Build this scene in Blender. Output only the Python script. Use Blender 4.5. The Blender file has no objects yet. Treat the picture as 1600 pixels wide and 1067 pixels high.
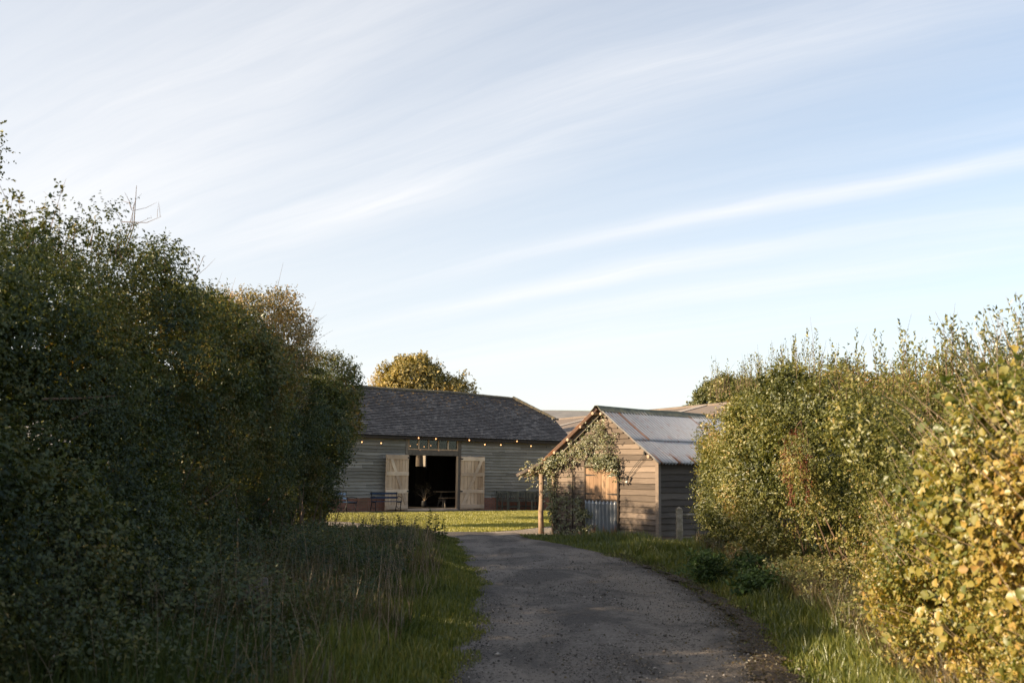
import bpy, math, random
import numpy as np
random.seed(7)
RNG = np.random.default_rng(11)
sc = bpy.context.scene
COL = sc.collection
R = math.radians

# ------------------------------------------------------------------ helpers
def tag(o, label=None, cat=None, group=None, kind=None):
    if label: o['label'] = label
    if cat: o['category'] = cat
    if group: o['group'] = group
    if kind: o['kind'] = kind
    return o

def empty(name, loc, rz=0.0, label=None, cat=None, group=None):
    o = bpy.data.objects.new(name, None)
    o.empty_display_size = 0.3
    o.location = loc
    o.rotation_euler = (0, 0, rz)
    COL.objects.link(o)
    return tag(o, label, cat, group)

class MB:
    """collects shapes, links them as one mesh object"""
    def __init__(self):
        self.v, self.f, self.r = [], [], []
    def add(self, verts, faces, rnd=None):
        if rnd is None: rnd = random.random()
        n = len(self.v)
        self.v += [tuple(p) for p in verts]
        self.f += [tuple(i + n for i in q) for q in faces]
        self.r += [rnd] * len(verts)
    def box(self, x0, x1, y0, y1, z0, z1, rnd=None, rot=None, piv=None):
        vs = [(x0, y0, z0), (x1, y0, z0), (x1, y1, z0), (x0, y1, z0), (x0, y0, z1), (x1, y0, z1), (x1, y1, z1), (x0, y1, z1)]
        if rot:
            ax, a = rot
            if piv is None: piv = ((x0 + x1) / 2, (y0 + y1) / 2, (z0 + z1) / 2)
            c, s = math.cos(a), math.sin(a)
            o = []
            for p in vs:
                q = [p[i] - piv[i] for i in range(3)]
                i, j = {'x': (1, 2), 'y': (2, 0), 'z': (0, 1)}[ax]
                q[i], q[j] = q[i] * c - q[j] * s, q[i] * s + q[j] * c
                o.append([q[k] + piv[k] for k in range(3)])
            vs = o
        self.add(vs, [(0, 3, 2, 1), (4, 5, 6, 7), (0, 1, 5, 4), (1, 2, 6, 5), (2, 3, 7, 6), (3, 0, 4, 7)], rnd)
    def bar(self, a, b, w, h, up=(0, 0, 1), rnd=None):
        a, b, up = np.array(a, float), np.array(b, float), np.array(up, float)
        d = b - a; d /= np.linalg.norm(d)
        s = np.cross(d, up); s /= np.linalg.norm(s); u = np.cross(s, d)
        vs = []
        for e in (a, b):
            for i, j in ((-1, -1), (1, -1), (1, 1), (-1, 1)):
                vs.append(e + s * i * w / 2 + u * j * h / 2)
        self.add(vs, [(0, 1, 2, 3), (7, 6, 5, 4), (0, 4, 5, 1), (1, 5, 6, 2), (2, 6, 7, 3), (3, 7, 4, 0)], rnd)
    def tube(self, pts, rads, n=7, rnd=None, wob=0.0):
        pts = [np.array(p, float) for p in pts]
        if not hasattr(rads, '__len__'): rads = [rads] * len(pts)
        vs, fs = [], []
        d0 = pts[-1] - pts[0]
        ref = np.array([0, 0, 1.0]) if abs(d0[2]) < 0.8 * np.linalg.norm(d0) else np.array([1.0, 0, 0])
        for k, p in enumerate(pts):
            d = pts[min(k + 1, len(pts) - 1)] - pts[max(k - 1, 0)]
            d = d / (np.linalg.norm(d) + 1e-9)
            s = np.cross(d, ref); s /= (np.linalg.norm(s) + 1e-9); u = np.cross(s, d)
            for i in range(n):
                a = 2 * math.pi * i / n
                rr = rads[k] * (1 + (random.uniform(-wob, wob) if wob else 0))
                vs.append(p + s * math.cos(a) * rr + u * math.sin(a) * rr)
        for k in range(len(pts) - 1):
            for i in range(n):
                j = (i + 1) % n
                fs.append((k * n + i, k * n + j, (k + 1) * n + j, (k + 1) * n + i))
        fs.append(tuple(range(n))[::-1]); m = (len(pts) - 1) * n
        fs.append(tuple(range(m, m + n)))
        self.add(vs, fs, rnd)
    def sphere(self, c, r, n=8, m=5, sq=(1, 1, 1), rnd=None):
        vs, fs = [(c[0], c[1], c[2] - r * sq[2])], []
        for k in range(1, m):
            t = math.pi * k / m - math.pi / 2
            for i in range(n):
                a = 2 * math.pi * i / n
                vs.append((c[0] + r * sq[0] * math.cos(t) * math.cos(a), c[1] + r * sq[1] * math.cos(t) * math.sin(a), c[2] + r * sq[2] * math.sin(t)))
        vs.append((c[0], c[1], c[2] + r * sq[2])); L = len(vs) - 1
        for i in range(n):
            j = (i + 1) % n
            fs.append((0, 1 + j, 1 + i))
            for k in range(m - 2):
                fs.append((1 + k * n + i, 1 + k * n + j, 1 + (k + 1) * n + j, 1 + (k + 1) * n + i))
            fs.append((L, 1 + (m - 2) * n + i, 1 + (m - 2) * n + j))
        self.add(vs, fs, rnd)
    def grid(self, P, rnd=None, close=False):
        """P: rows x cols x 3 points"""
        P = np.array(P); r, c = P.shape[:2]
        fs = [(i * c + j, i * c + j + 1, (i + 1) * c + j + 1, (i + 1) * c + j) for i in range(r - 1) for j in range(c - 1)]
        self.add(P.reshape(-1, 3), fs, rnd)
    def build(self, name, mat, parent=None, smooth=False, bevel=0):
        me = bpy.data.meshes.new(name)
        me.from_pydata(self.v, [], self.f)
        a = me.attributes.new('rnd', 'FLOAT', 'POINT')
        a.data.foreach_set('value', np.array(self.r, dtype=np.float32))
        me.materials.append(mat)
        if smooth: me.polygons.foreach_set('use_smooth', [True] * len(me.polygons))
        o = bpy.data.objects.new(name, me)
        COL.objects.link(o)
        if parent: o.parent = parent
        if bevel:
            m = o.modifiers.new('bevel', 'BEVEL'); m.width = bevel; m.segments = 1; m.limit_method = 'ANGLE'
        return o

def np_mesh(name, V, F, k, mat, attrs, parent=None, smooth=False):
    """V (n,3), F (m,k) arrays -> object"""
    me = bpy.data.meshes.new(name)
    n, m = len(V), len(F)
    me.vertices.add(n); me.vertices.foreach_set('co', V.astype(np.float32).ravel())
    me.loops.add(m * k); me.loops.foreach_set('vertex_index', F.astype(np.int32).ravel())
    me.polygons.add(m)
    me.polygons.foreach_set('loop_start', np.arange(0, m * k, k, dtype=np.int32))
    me.polygons.foreach_set('loop_total', np.full(m, k, dtype=np.int32))
    if smooth: me.polygons.foreach_set('use_smooth', np.ones(m, dtype=bool))
    for an, av in attrs.items():
        a = me.attributes.new(an, 'FLOAT', 'POINT'); a.data.foreach_set('value', av.astype(np.float32))
    me.update(calc_edges=True)
    me.materials.append(mat)
    o = bpy.data.objects.new(name, me); COL.objects.link(o)
    if parent: o.parent = parent
    return o

def norm(a): return a / (np.linalg.norm(a, axis=-1, keepdims=True) + 1e-9)

def _hash(i, j, k, s):
    h = (i * 374761393 + j * 668265263 + k * 2147483647 + s * 144665) & 0xffffffff
    h = ((h ^ (h >> 13)) * 1274126177) & 0xffffffff
    return ((h ^ (h >> 16)) & 0xffff) / 65535.0
def vnoise(P, scale, seed=0):
    Q = np.asarray(P, float) * scale + 1000.0
    I = np.floor(Q).astype(np.int64); f = Q - I; f = f * f * (3 - 2 * f)
    out = 0
    for dx in (0, 1):
        for dy in (0, 1):
            for dz in (0, 1):
                w = (f[:, 0] if dx else 1 - f[:, 0]) * (f[:, 1] if dy else 1 - f[:, 1]) * (f[:, 2] if dz else 1 - f[:, 2])
                out = out + w * _hash(I[:, 0] + dx, I[:, 1] + dy, I[:, 2] + dz, seed)
    return out

# ------------------------------------------------------------------ foliage
def leaf_arrays(C, D, L, W, fold=0.25, near=False, hint=None):
    n = len(C)
    if hint is None: N = norm(np.cross(D, RNG.normal(size=(n, 3))))
    else:
        N = norm(hint + RNG.normal(size=(n, 3)) * .42); D = norm(D - N * (D * N).sum(1, keepdims=True) * .85)
        N = norm(N - D * (N * D).sum(1, keepdims=True))
    S = np.cross(D, N)
    L = L[:, None]; W = W[:, None]
    dr = RNG.uniform(-.15, .25, (n, 1)) * L
    if near:
        b = C; t = C + D * L - N * dr
        l1 = C + D * L * .28 + S * W * .46 + N * W * fold; r1 = C + D * L * .28 - S * W * .46 + N * W * fold
        l2 = C + D * L * .68 + S * W * .42 + N * W * fold - N * dr * .4; r2 = C + D * L * .68 - S * W * .42 + N * W * fold - N * dr * .4
        V = np.stack([b, r1, r2, t, l2, l1], 1).reshape(-1, 3)
        base = np.arange(n)[:, None] * 6
        F = np.concatenate([base + np.array([0, 1, 2, 3]), base + np.array([0, 3, 4, 5])], 0)
        return V, F, 4, 6
    b = C; t = C + D * L - N * dr
    l1 = C + D * L * .5 + S * W * .5 + N * W * fold; r1 = C + D * L * .5 - S * W * .5 + N * W * fold
    V = np.stack([b, r1, t, l1], 1).reshape(-1, 3)
    base = np.arange(n)[:, None] * 4
    F = np.concatenate([base + np.array([0, 1, 2]), base + np.array([0, 2, 3])], 0)
    return V, F, 3, 4

def sprigs(P, G, per, slen, lsize, asp=.6, up=.35, near=False, spread=.9, clump_seed=3, twig=True):
    """P sprig bases, G outward directions. Returns V,F,k,attrs"""
    n = len(P)
    D = norm(G + RNG.normal(size=(n, 3)) * .55 + np.array([0, 0, up]))
    SL = slen * RNG.uniform(.6, 1.3, n)
    t = (np.arange(per) + .6) / per
    t = np.tile(t, (n, 1)) + RNG.normal(size=(n, per)) * .05
    droop = np.array([0, 0, -1.0])
    B = P[:, None, :] + D[:, None, :] * (SL[:, None] * t)[..., None] + droop * (t ** 2 * .12 * SL[:, None])[..., None]
    LD = norm(D[:, None, :] * .6 + RNG.normal(size=(n, per, 3)) * spread)
    C = B.reshape(-1, 3); LD = LD.reshape(-1, 3); m = len(C)
    L = lsize * RNG.uniform(.6, 1.25, m) if np.isscalar(lsize) else np.repeat(lsize, per) * RNG.uniform(.6, 1.25, m)
    hint = np.repeat(norm(G + np.array([0, 0, .45])), per, 0)
    L = L * np.repeat(.62 + .85 * vnoise(P, 1.5, clump_seed + 11), per)
    V, F, k, q = leaf_arrays(C, LD, L, L * asp * RNG.uniform(.8, 1.15, m), near=near, hint=hint)
    sp = np.repeat(RNG.uniform(0, 1, n), per)
    rnd = np.clip(sp * .45 + RNG.uniform(0, 1, m) * .55, 0, 1)
    cl = np.clip((vnoise(C, .6, clump_seed) * .5 + vnoise(C, 1.7, clump_seed + 5) * .5 - .5) * 1.7 + .5, 0, 1)
    return V, F, k, {'rnd': np.repeat(rnd, q), 'clump': np.repeat(cl, q)}

def implicit_points(depth_fn, lo, hi, n, shell=.35, inner=.15, seed=0, big=.3, small=.14, bigs=.9, smalls=2.6, patch=0.0):
    """sample n points inside a rounded volume; denser in the outer shell. depth_fn>0 inside (metres)"""
    lo, hi = np.array(lo, float), np.array(hi, float)
    outP, tot, tries = [], 0, 0
    def f(P):
        d = depth_fn(P)
        return d + (vnoise(P, bigs, seed) - .5) * 2 * big + (vnoise(P, smalls, seed + 1) - .5) * 2 * small
    while tot < n and tries < 60:
        tries += 1
        P = RNG.uniform(lo, hi, (max(20000, n), 3))
        d = f(P)
        pr = np.where(d < 0, 0, np.where(d < shell, 1.0, inner))
        if patch: pr = pr * np.clip((vnoise(P, 2.3, seed + 9) * .6 + vnoise(P, 5.5, seed + 4) * .4 - .5) * 6 + 1 - patch, .05, 1)
        keep = RNG.uniform(size=len(P)) < pr
        P = P[keep]; outP.append(P); tot += len(P)
    P = np.concatenate(outP)[:n]
    e = .12
    G = np.stack([f(P - np.array(v) * e) - f(P + np.array(v) * e) for v in ((1, 0, 0), (0, 1, 0), (0, 0, 1))], 1)
    return P, norm(G)

def merge_leafsets(sets):
    V, F, at, off = [], [], {}, 0
    k = sets[0][2]
    for s in sets:
        assert s[2] == k
        V.append(s[0]); F.append(s[1] + off); off += len(s[0])
        for a in s[3]: at.setdefault(a, []).append(s[3][a])
    return np.concatenate(V), np.concatenate(F), k, {a: np.concatenate(v) for a, v in at.items()}

def leaf_obj(name, sets, mat, parent=None):
    V, F, k, at = merge_leafsets(sets)
    return np_mesh(name, V, F, k, mat, at, parent)

def twig_set(P, D, L, r=.004):
    """three-sided thin curved twigs, returned as a mesh set of quads"""
    n = len(P); D = norm(D)
    S = norm(np.cross(D, RNG.normal(size=(n, 3)))); U = np.cross(D, S)
    ts = [0, .35, .7, 1.0]
    bend = RNG.normal(size=(n, 3)) * .12
    rings = []
    for t in ts:
        c = P + D * (L * t)[:, None] + bend * (t * t * L)[:, None]
        rr = (r * (1 - .75 * t))
        if not np.isscalar(rr): rr = np.reshape(rr, (-1, 1))
        rings.append(np.stack([c + (S * math.cos(a) + U * math.sin(a)) * rr for a in (0, 2.09, 4.19)], 1))
    V = np.stack(rings, 1).reshape(-1, 3)
    base = np.arange(n)[:, None] * 12
    F = []
    for k in range(3):
        for i in range(3):
            j = (i + 1) % 3
            F.append(base + np.array([k * 3 + i, k * 3 + j, (k + 1) * 3 + j, (k + 1) * 3 + i]))
    rn = np.repeat(RNG.uniform(0, 1, n), 12)
    return V, np.concatenate(F), 4, {'rnd': rn, 'clump': rn}

def blades(P, H, W, lean=.35, bias=(0, 0), seg=True):
    """grass blades: quad + tip triangle as 5 verts -> two tris + one quad -> all tris"""
    n = len(P)
    a = RNG.uniform(0, 2 * math.pi, n)
    S = np.stack([np.cos(a), np.sin(a), np.zeros(n)], 1)
    b = RNG.uniform(0, 2 * math.pi, n)
    Ld = np.stack([np.cos(b) + bias[0], np.sin(b) + bias[1], np.zeros(n)], 1) * (lean * RNG.uniform(.1, 1, n))[:, None]
    H = H[:, None]; W = np.reshape(W, (-1, 1)) if not np.isscalar(W) else W
    up = np.array([0, 0, 1.0])
    m = P + up * H * .55 + Ld * H * .28
    t = P + up * H * RNG.uniform(.8, 1, (n, 1)) + Ld * H
    V = np.stack([P - S * W, P + S * W, m + S * W * .8, m - S * W * .8, t], 1).reshape(-1, 3)
    base = np.arange(n)[:, None] * 5
    F = np.concatenate([base + np.array([0, 1, 2]), base + np.array([0, 2, 3]), base + np.array([3, 2, 4])], 0)
    rn = RNG.uniform(0, 1, n); cl = vnoise(P, .9, 21) * .6 + vnoise(P, 3, 22) * .4
    return V, F, 3, {'rnd': np.repeat(rn, 5), 'clump': np.repeat(cl, 5)}

# ------------------------------------------------------------------ materials
class NT:
    def __init__(self, nt): self.nt = nt; nt.nodes.clear()
    def n(self, t, **kw):
        x = self.nt.nodes.new(t)
        for k, v in kw.items():
            if k.startswith('i_'):
                key = k[2:]
                x.inputs[int(key) if key.isdigit() else key.replace('_', ' ')].default_value = v
            else: setattr(x, k, v)
        return x
    def l(self, a, b): self.nt.links.new(a, b)
    def m(self, op, a, b=None, clamp=False):
        x = self.nt.nodes.new('ShaderNodeMath'); x.operation = op; x.use_clamp = clamp
        for i, q in enumerate((a, b)):
            if q is None: continue
            if isinstance(q, (int, float)): x.inputs[i].default_value = q
            else: self.l(q, x.inputs[i])
        return x.outputs[0]
    def ramp(self, fac, stops, interp='LINEAR'):
        x = self.nt.nodes.new('ShaderNodeValToRGB'); e = x.color_ramp.elements; x.color_ramp.interpolation = interp
        while len(e) < len(stops): e.new(.5)
        for i, (p, c) in enumerate(stops):
            e[i].position = p; e[i].color = (*c, 1) if len(c) == 3 else c
        self.l(fac, x.inputs[0]); return x.outputs[0]
    def mix(self, fac, a, b, blend='MIX'):
        x = self.nt.nodes.new('ShaderNodeMix'); x.data_type = 'RGBA'; x.blend_type = blend
        for s, q in ((0, fac), (6, a), (7, b)):
            if isinstance(q, (int, float)): x.inputs[s].default_value = q
            elif isinstance(q, tuple): x.inputs[s].default_value = (*q, 1) if len(q) == 3 else q
            else: self.l(q, x.inputs[s])
        return x.outputs[2]
    def noise(self, vec, scale, detail=4, rough=.55, dist=0.0):
        x = self.n('ShaderNodeTexNoise'); x.inputs['Scale'].default_value = scale; x.inputs['Detail'].default_value = detail
        x.inputs['Roughness'].default_value = rough; x.inputs['Distortion'].default_value = dist
        if vec is not None: self.l(vec, x.inputs['Vector'])
        return x.outputs[0]
    def mapping(self, vec, scale=(1, 1, 1), rot=(0, 0, 0), loc=(0, 0, 0)):
        x = self.n('ShaderNodeMapping'); self.l(vec, x.inputs[0])
        x.inputs['Scale'].default_value = scale; x.inputs['Rotation'].default_value = rot; x.inputs['Location'].default_value = loc
        return x.outputs[0]
    def obj(self): return self.n('ShaderNodeTexCoord').outputs['Object']
    def attr(self, name): return self.n('ShaderNodeAttribute', attribute_name=name).outputs['Fac']
    def bump(self, h, strength=.3, dist=.01, normal=None):
        x = self.n('ShaderNodeBump'); x.inputs['Strength'].default_value = strength; x.inputs['Distance'].default_value = dist
        self.l(h, x.inputs['Height'])
        if normal is not None: self.l(normal, x.inputs['Normal'])
        return x.outputs[0]

def mat(name):
    m = bpy.data.materials.new(name); m.use_nodes = True
    return m, NT(m.node_tree)
def finish(t, color, rough=.8, bump=None, metal=0.0, spec=None):
    p = t.n('ShaderNodeBsdfPrincipled'); o = t.n('ShaderNodeOutputMaterial')
    for key, v in (('Base Color', color), ('Roughness', rough), ('Metallic', metal), ('Specular IOR Level', spec)):
        if v is None: continue
        if isinstance(v, tuple): p.inputs[key].default_value = (*v, 1) if len(v) == 3 else v
        elif isinstance(v, (int, float)): p.inputs[key].default_value = v
        else: t.l(v, p.inputs[key])
    if bump is not None: t.l(bump, p.inputs['Normal'])
    t.l(p.outputs[0], o.inputs[0]); return p

def leaf_mat(name, stops, clump_dark=.55, trans=.35, gloss=.08, rough=.45, tint=(1.25, 1.2, .55)):
    m, t = mat(name)
    rnd, cl = t.attr('rnd'), t.attr('clump')
    mx = t.m('ADD', t.m('MULTIPLY', rnd, .55), t.m('MULTIPLY', cl, .45))
    c = t.ramp(mx, stops)
    d = t.n('ShaderNodeBsdfDiffuse'); t.l(c, d.inputs[0])
    tr = t.n('ShaderNodeBsdfTranslucent'); t.l(t.mix(1.0, c, tint, 'MULTIPLY'), tr.inputs[0])
    g = t.n('ShaderNodeBsdfGlossy'); g.inputs['Roughness'].default_value = rough; g.inputs[0].default_value = (.9, .95, 1, 1)
    a = t.n('ShaderNodeMixShader'); a.inputs[0].default_value = trans; t.l(d.outputs[0], a.inputs[1]); t.l(tr.outputs[0], a.inputs[2])
    b = t.n('ShaderNodeMixShader'); b.inputs[0].default_value = gloss; t.l(a.outputs[0], b.inputs[1]); t.l(g.outputs[0], b.inputs[2])
    o = t.n('ShaderNodeOutputMaterial'); t.l(b.outputs[0], o.inputs[0])
    return m

def wood_mat(name, a, b, c, grain=(1, 14, 14), rough=.8, var=.5, bumpd=.004, knots=True, stain=None):
    """weathered timber, grain along local x (grain scale small on x)"""
    m, t = mat(name)
    o = t.obj(); r = t.attr('rnd')
    off = t.n('ShaderNodeCombineXYZ'); t.l(t.m('MULTIPLY', r, 37.0), off.inputs[0]); t.l(t.m('MULTIPLY', r, 11.0), off.inputs[1])
    vv = t.n('ShaderNodeVectorMath', operation='ADD'); t.l(o, vv.inputs[0]); t.l(off.outputs[0], vv.inputs[1])
    g = t.noise(t.mapping(vv.outputs[0], grain), 3.0, 8, .65, .6)
    w = t.noise(t.mapping(vv.outputs[0], (grain[0] * .5, grain[1] * .12, grain[2] * .12)), 1.5, 4, .6)
    fac = t.m('ADD', t.m('MULTIPLY', g, .6), t.m('MULTIPLY', r, var), clamp=True)
    col = t.ramp(fac, [(.2, a), (.5, b), (.85, c)])
    col = t.mix(t.m('MULTIPLY', t.ramp(w, [(.5, (0, 0, 0)), (.75, (1, 1, 1))]), .45), col, tuple(x * .45 for x in b))
    if stain:
        s = t.noise(o, .7, 5, .6)
        col = t.mix(t.ramp(s, [(.45, (0, 0, 0)), (.7, (.7, .7, .7))]), col, stain)
    finish(t, col, rough, t.bump(g, .5, bumpd), spec=.3)
    return m

M = {}
M['barn_board'] = wood_mat('barn_board', (.11, .103, .090), (.225, .215, .19), (.36, .345, .31), (.7, 10, 22), stain=(.15, .145, .12), bumpd=.008, var=.38)
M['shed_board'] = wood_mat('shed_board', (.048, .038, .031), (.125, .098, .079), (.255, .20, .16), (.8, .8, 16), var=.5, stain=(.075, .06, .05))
M['old_timber'] = wood_mat('old_timber', (.06, .05, .042), (.14, .12, .10), (.25, .22, .18), (3, 3, 3))
M['pale_timber'] = wood_mat('pale_timber', (.24, .15, .09), (.44, .31, .20), (.62, .47, .33), (14, 14, .8), var=.55, stain=(.24, .16, .10))
M['pale_ledge'] = wood_mat('pale_ledge', (.36, .26, .18), (.58, .44, .315), (.74, .60, .45), (1, 14, 14), var=.5, stain=(.22, .17, .13))
M['hatch'] = wood_mat('hatch', (.16, .10, .06), (.31, .20, .125), (.44, .31, .20), (14, 14, .8), var=.4)
M['round_pole'] = wood_mat('round_pole', (.15, .10, .07), (.38, .28, .20), (.55, .43, .32), (9, 9, .9), var=.3)
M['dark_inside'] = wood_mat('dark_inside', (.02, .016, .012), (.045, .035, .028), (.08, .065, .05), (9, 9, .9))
M['garden_teak'] = wood_mat('garden_teak', (.035, .035, .028), (.075, .075, .06), (.13, .13, .10), (6, 6, 6))

def plain(name, c, rough=.6, metal=0.0, spec=.5, var=.25, nscale=6, bd=.002):
    m, t = mat(name); n = t.noise(t.obj(), nscale, 5, .6)
    col = t.ramp(n, [(.3, tuple(x * (1 - var) for x in c)), (.7, tuple(min(1, x * (1 + var)) for x in c))])
    finish(t, col, rough, t.bump(n, .4, bd), metal, spec); return m
M['blue_paint'] = plain('blue_paint', (.012, .03, .075), .5, spec=.3)
M['iron'] = plain('iron', (.012, .013, .015), .5, .4)
M['cable'] = plain('cable', (.012, .012, .012), .6)
M['socket'] = plain('socket', (.02, .02, .02), .5)
M['white_plastic'] = plain('white_plastic', (.7, .7, .68), .4)
M['rope'] = plain('rope', (.3, .25, .2), .8)
M['bark'] = plain('bark', (.10, .08, .06), .9, 0, .2, .4, 14, .012)
M['dark_bark'] = plain('dark_bark', (.06, .05, .04), .9, 0, .2, .4, 14, .01)
M['twig'] = plain('twig', (.16, .11, .075), .8, 0, .2, .35, 20)
M['pale_twig'] = plain('pale_twig', (.30, .23, .16), .8, 0, .2, .35, 20)
M['stone_small'] = None

# brick
def brick_mat(name, c1, c2, mortar, moss=0.35):
    m, t = mat(name); o = t.obj()
    sw = t.n('ShaderNodeSeparateXYZ'); t.l(o, sw.inputs[0])
    cb = t.n('ShaderNodeCombineXYZ'); t.l(t.m('ADD', sw.outputs[0], sw.outputs[1]), cb.inputs[0]); t.l(sw.outputs[2], cb.inputs[1])
    b = t.n('ShaderNodeTexBrick', offset=.5); t.l(cb.outputs[0], b.inputs['Vector'])
    b.inputs['Scale'].default_value = 1; b.inputs['Brick Width'].default_value = .225; b.inputs['Row Height'].default_value = .075
    b.inputs['Mortar Size'].default_value = .008; b.inputs['Color1'].default_value = (*c1, 1); b.inputs['Color2'].default_value = (*c2, 1); b.inputs['Mortar'].default_value = (*mortar, 1)
    n = t.noise(o, 3, 6, .65)
    col = t.mix(t.m('MULTIPLY', n, .6), b.outputs[0], (.06, .05, .045))
    col = t.mix(t.ramp(t.noise(o, 1.2, 5, .6), [(.5, (0, 0, 0)), (.7, (moss, moss, moss))]), col, (.08, .09, .05))
    finish(t, col, .9, t.bump(t.m('SUBTRACT', n, t.m('MULTIPLY', b.outputs[1], 1.0)), .7, .01), spec=.2); return m
M['brick'] = brick_mat('brick', (.36, .14, .085), (.25, .10, .07), (.22, .19, .16))
M['brick_pale'] = brick_mat('brick_pale', (.36, .22, .16), (.28, .17, .13), (.25, .22, .18), .25)

# slate tiles
def tile_mat():
    m, t = mat('slate_tile'); r = t.attr('rnd'); o = t.obj()
    n = t.noise(o, 9, 6, .7); big = t.noise(o, .8, 4, .6)
    col = t.ramp(t.m('ADD', t.m('MULTIPLY', r, .6), t.m('MULTIPLY', n, .4)), [(.15, (.013, .0135, .016)), (.5, (.036, .038, .044)), (.8, (.074, .078, .088)), (.97, (.24, .24, .24))])
    col = t.mix(t.ramp(big, [(.42, (0, 0, 0)), (.66, (.7, .7, .7))]), col, (.022, .021, .024))
    sep = t.n('ShaderNodeSeparateXYZ'); t.l(o, sep.inputs[0])
    hi = t.m('MULTIPLY', t.m('SUBTRACT', sep.outputs[2], 4.3), .8, clamp=True)
    li = t.ramp(t.noise(o, 6, 3, .7), [(.60, (0, 0, 0)), (.66, (1, 1, 1))])
    col = t.mix(t.m('MULTIPLY', li, t.m('MULTIPLY', hi, 1.0)), col, (.26, .15, .035))
    col = t.mix(t.ramp(t.noise(o, 23, 2, .5), [(.68, (0, 0, 0)), (.73, (.55, .55, .55))]), col, (.30, .31, .30))
    finish(t, col, .55, t.bump(n, .5, .006), spec=.45); return m
M['tile'] = tile_mat()
def ridge_mat():
    m, t = mat('ridge_tile'); o = t.obj(); n = t.noise(o, 7, 5, .7)
    finish(t, t.ramp(n, [(.35, (.05, .05, .045)), (.55, (.11, .095, .065)), (.72, (.22, .15, .06))]), .9, t.bump(n, .6, .02)); return m
M['ridge'] = ridge_mat()

def tin_mat(name, rust=.5, base=(.42, .44, .48), metal=.75):
    m, t = mat(name); o = t.obj(); r = t.attr('rnd')
    n = t.noise(t.mapping(o, (6, 1.2, 1.2)), 2.0, 6, .65)
    sp = t.noise(o, 5, 6, .75)
    col = t.ramp(t.m('ADD', t.m('MULTIPLY', n, .6), t.m('MULTIPLY', r, .4)), [(.2, tuple(x * .55 for x in base)), (.55, base), (.85, tuple(min(1, x * 1.35) for x in base))])
    rf = t.m('MULTIPLY', t.ramp(t.m('ADD', t.m('MULTIPLY', n, .55), t.m('MULTIPLY', sp, .5)), [(.60 - .08 * rust, (0, 0, 0)), (.66, (1, 1, 1))]), rust)
    rr = t.attr('rust')
    rf = t.m('ADD', rf, rr, clamp=True)
    col = t.mix(rf, col, t.ramp(sp, [(.3, (.10, .035, .015)), (.7, (.30, .13, .05))]))
    p = finish(t, col, t.m('ADD', .30, t.m('MULTIPLY', rf, .5)), t.bump(sp, .3, .002), None)
    t.l(t.m('MULTIPLY', t.m('SUBTRACT', 1.0, rf, clamp=True), metal), p.inputs['Metallic']); return m
M['tin'] = tin_mat('tin', .6, (.50, .50, .51), .3)
M['tin_old'] = tin_mat('tin_old', .12, (.30, .33, .37), .35)

def mossy(name, a, b, c):
    m, t = mat(name); o = t.obj(); n = t.noise(o, 5, 6, .7)
    finish(t, t.ramp(n, [(.3, a), (.5, b), (.7, c)]), .9, t.bump(n, .6, .01)); return m
M['ridge_cap'] = mossy('ridge_cap', (.05, .05, .04), (.13, .13, .09), (.24, .21, .12))
M['mossy_wood'] = mossy('mossy_wood', (.09, .09, .055), (.26, .22, .165), (.42, .38, .31))

def fibre_mat(name, c):
    m, t = mat(name); o = t.obj(); n = t.noise(o, 1.3, 6, .7); f = t.noise(t.mapping(o, (9, .6, .6)), 2, 3, .6)
    w = t.n('ShaderNodeTexWave', wave_type='BANDS', bands_direction='X'); t.l(o, w.inputs[0]); w.inputs['Scale'].default_value = 2.2; w.inputs['Distortion'].default_value = 0
    col = t.ramp(t.m('ADD', t.m('MULTIPLY', n, .6), t.m('MULTIPLY', f, .4)), [(.3, tuple(x * .7 for x in c)), (.6, c), (.8, tuple(x * 1.25 for x in c))])
    finish(t, col, .9, t.bump(w.outputs[1], .6, .04), spec=.2); return m
M['fibre'] = fibre_mat('fibre', (.20, .165, .14))
M['fibre_light'] = fibre_mat('fibre_light', (.34, .31, .28))

# glass
def glass_mat():
    m, t = mat('glass'); tr = t.n('ShaderNodeBsdfTransparent'); tr.inputs[0].default_value = (.75, .8, .78, 1)
    g = t.n('ShaderNodeBsdfGlossy'); g.inputs['Roughness'].default_value = .05; g.inputs[0].default_value = (.8, .85, .85, 1)
    fr = t.n('ShaderNodeFresnel'); fr.inputs[0].default_value = 1.45
    x = t.n('ShaderNodeMixShader'); t.l(fr.outputs[0], x.inputs[0]); t.l(tr.outputs[0], x.inputs[1]); t.l(g.outputs[0], x.inputs[2])
    o = t.n('ShaderNodeOutputMaterial'); t.l(x.outputs[0], o.inputs[0]); return m
M['glass'] = glass_mat()
def emit(name, c, s):
    m, t = mat(name); e = t.n('ShaderNodeEmission'); e.inputs[0].default_value = (*c, 1); e.inputs[1].default_value = s
    o = t.n('ShaderNodeOutputMaterial'); t.l(e.outputs[0], o.inputs[0]); return m
M['bulb_lit'] = emit('bulb_lit', (1.0, .43, .16), 2.4)
M['bulb_dim'] = emit('bulb_dim', (1.0, .42, .16), 1.0)
M['bulb_off'] = plain('bulb_off', (.03, .03, .03), .15)

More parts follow.
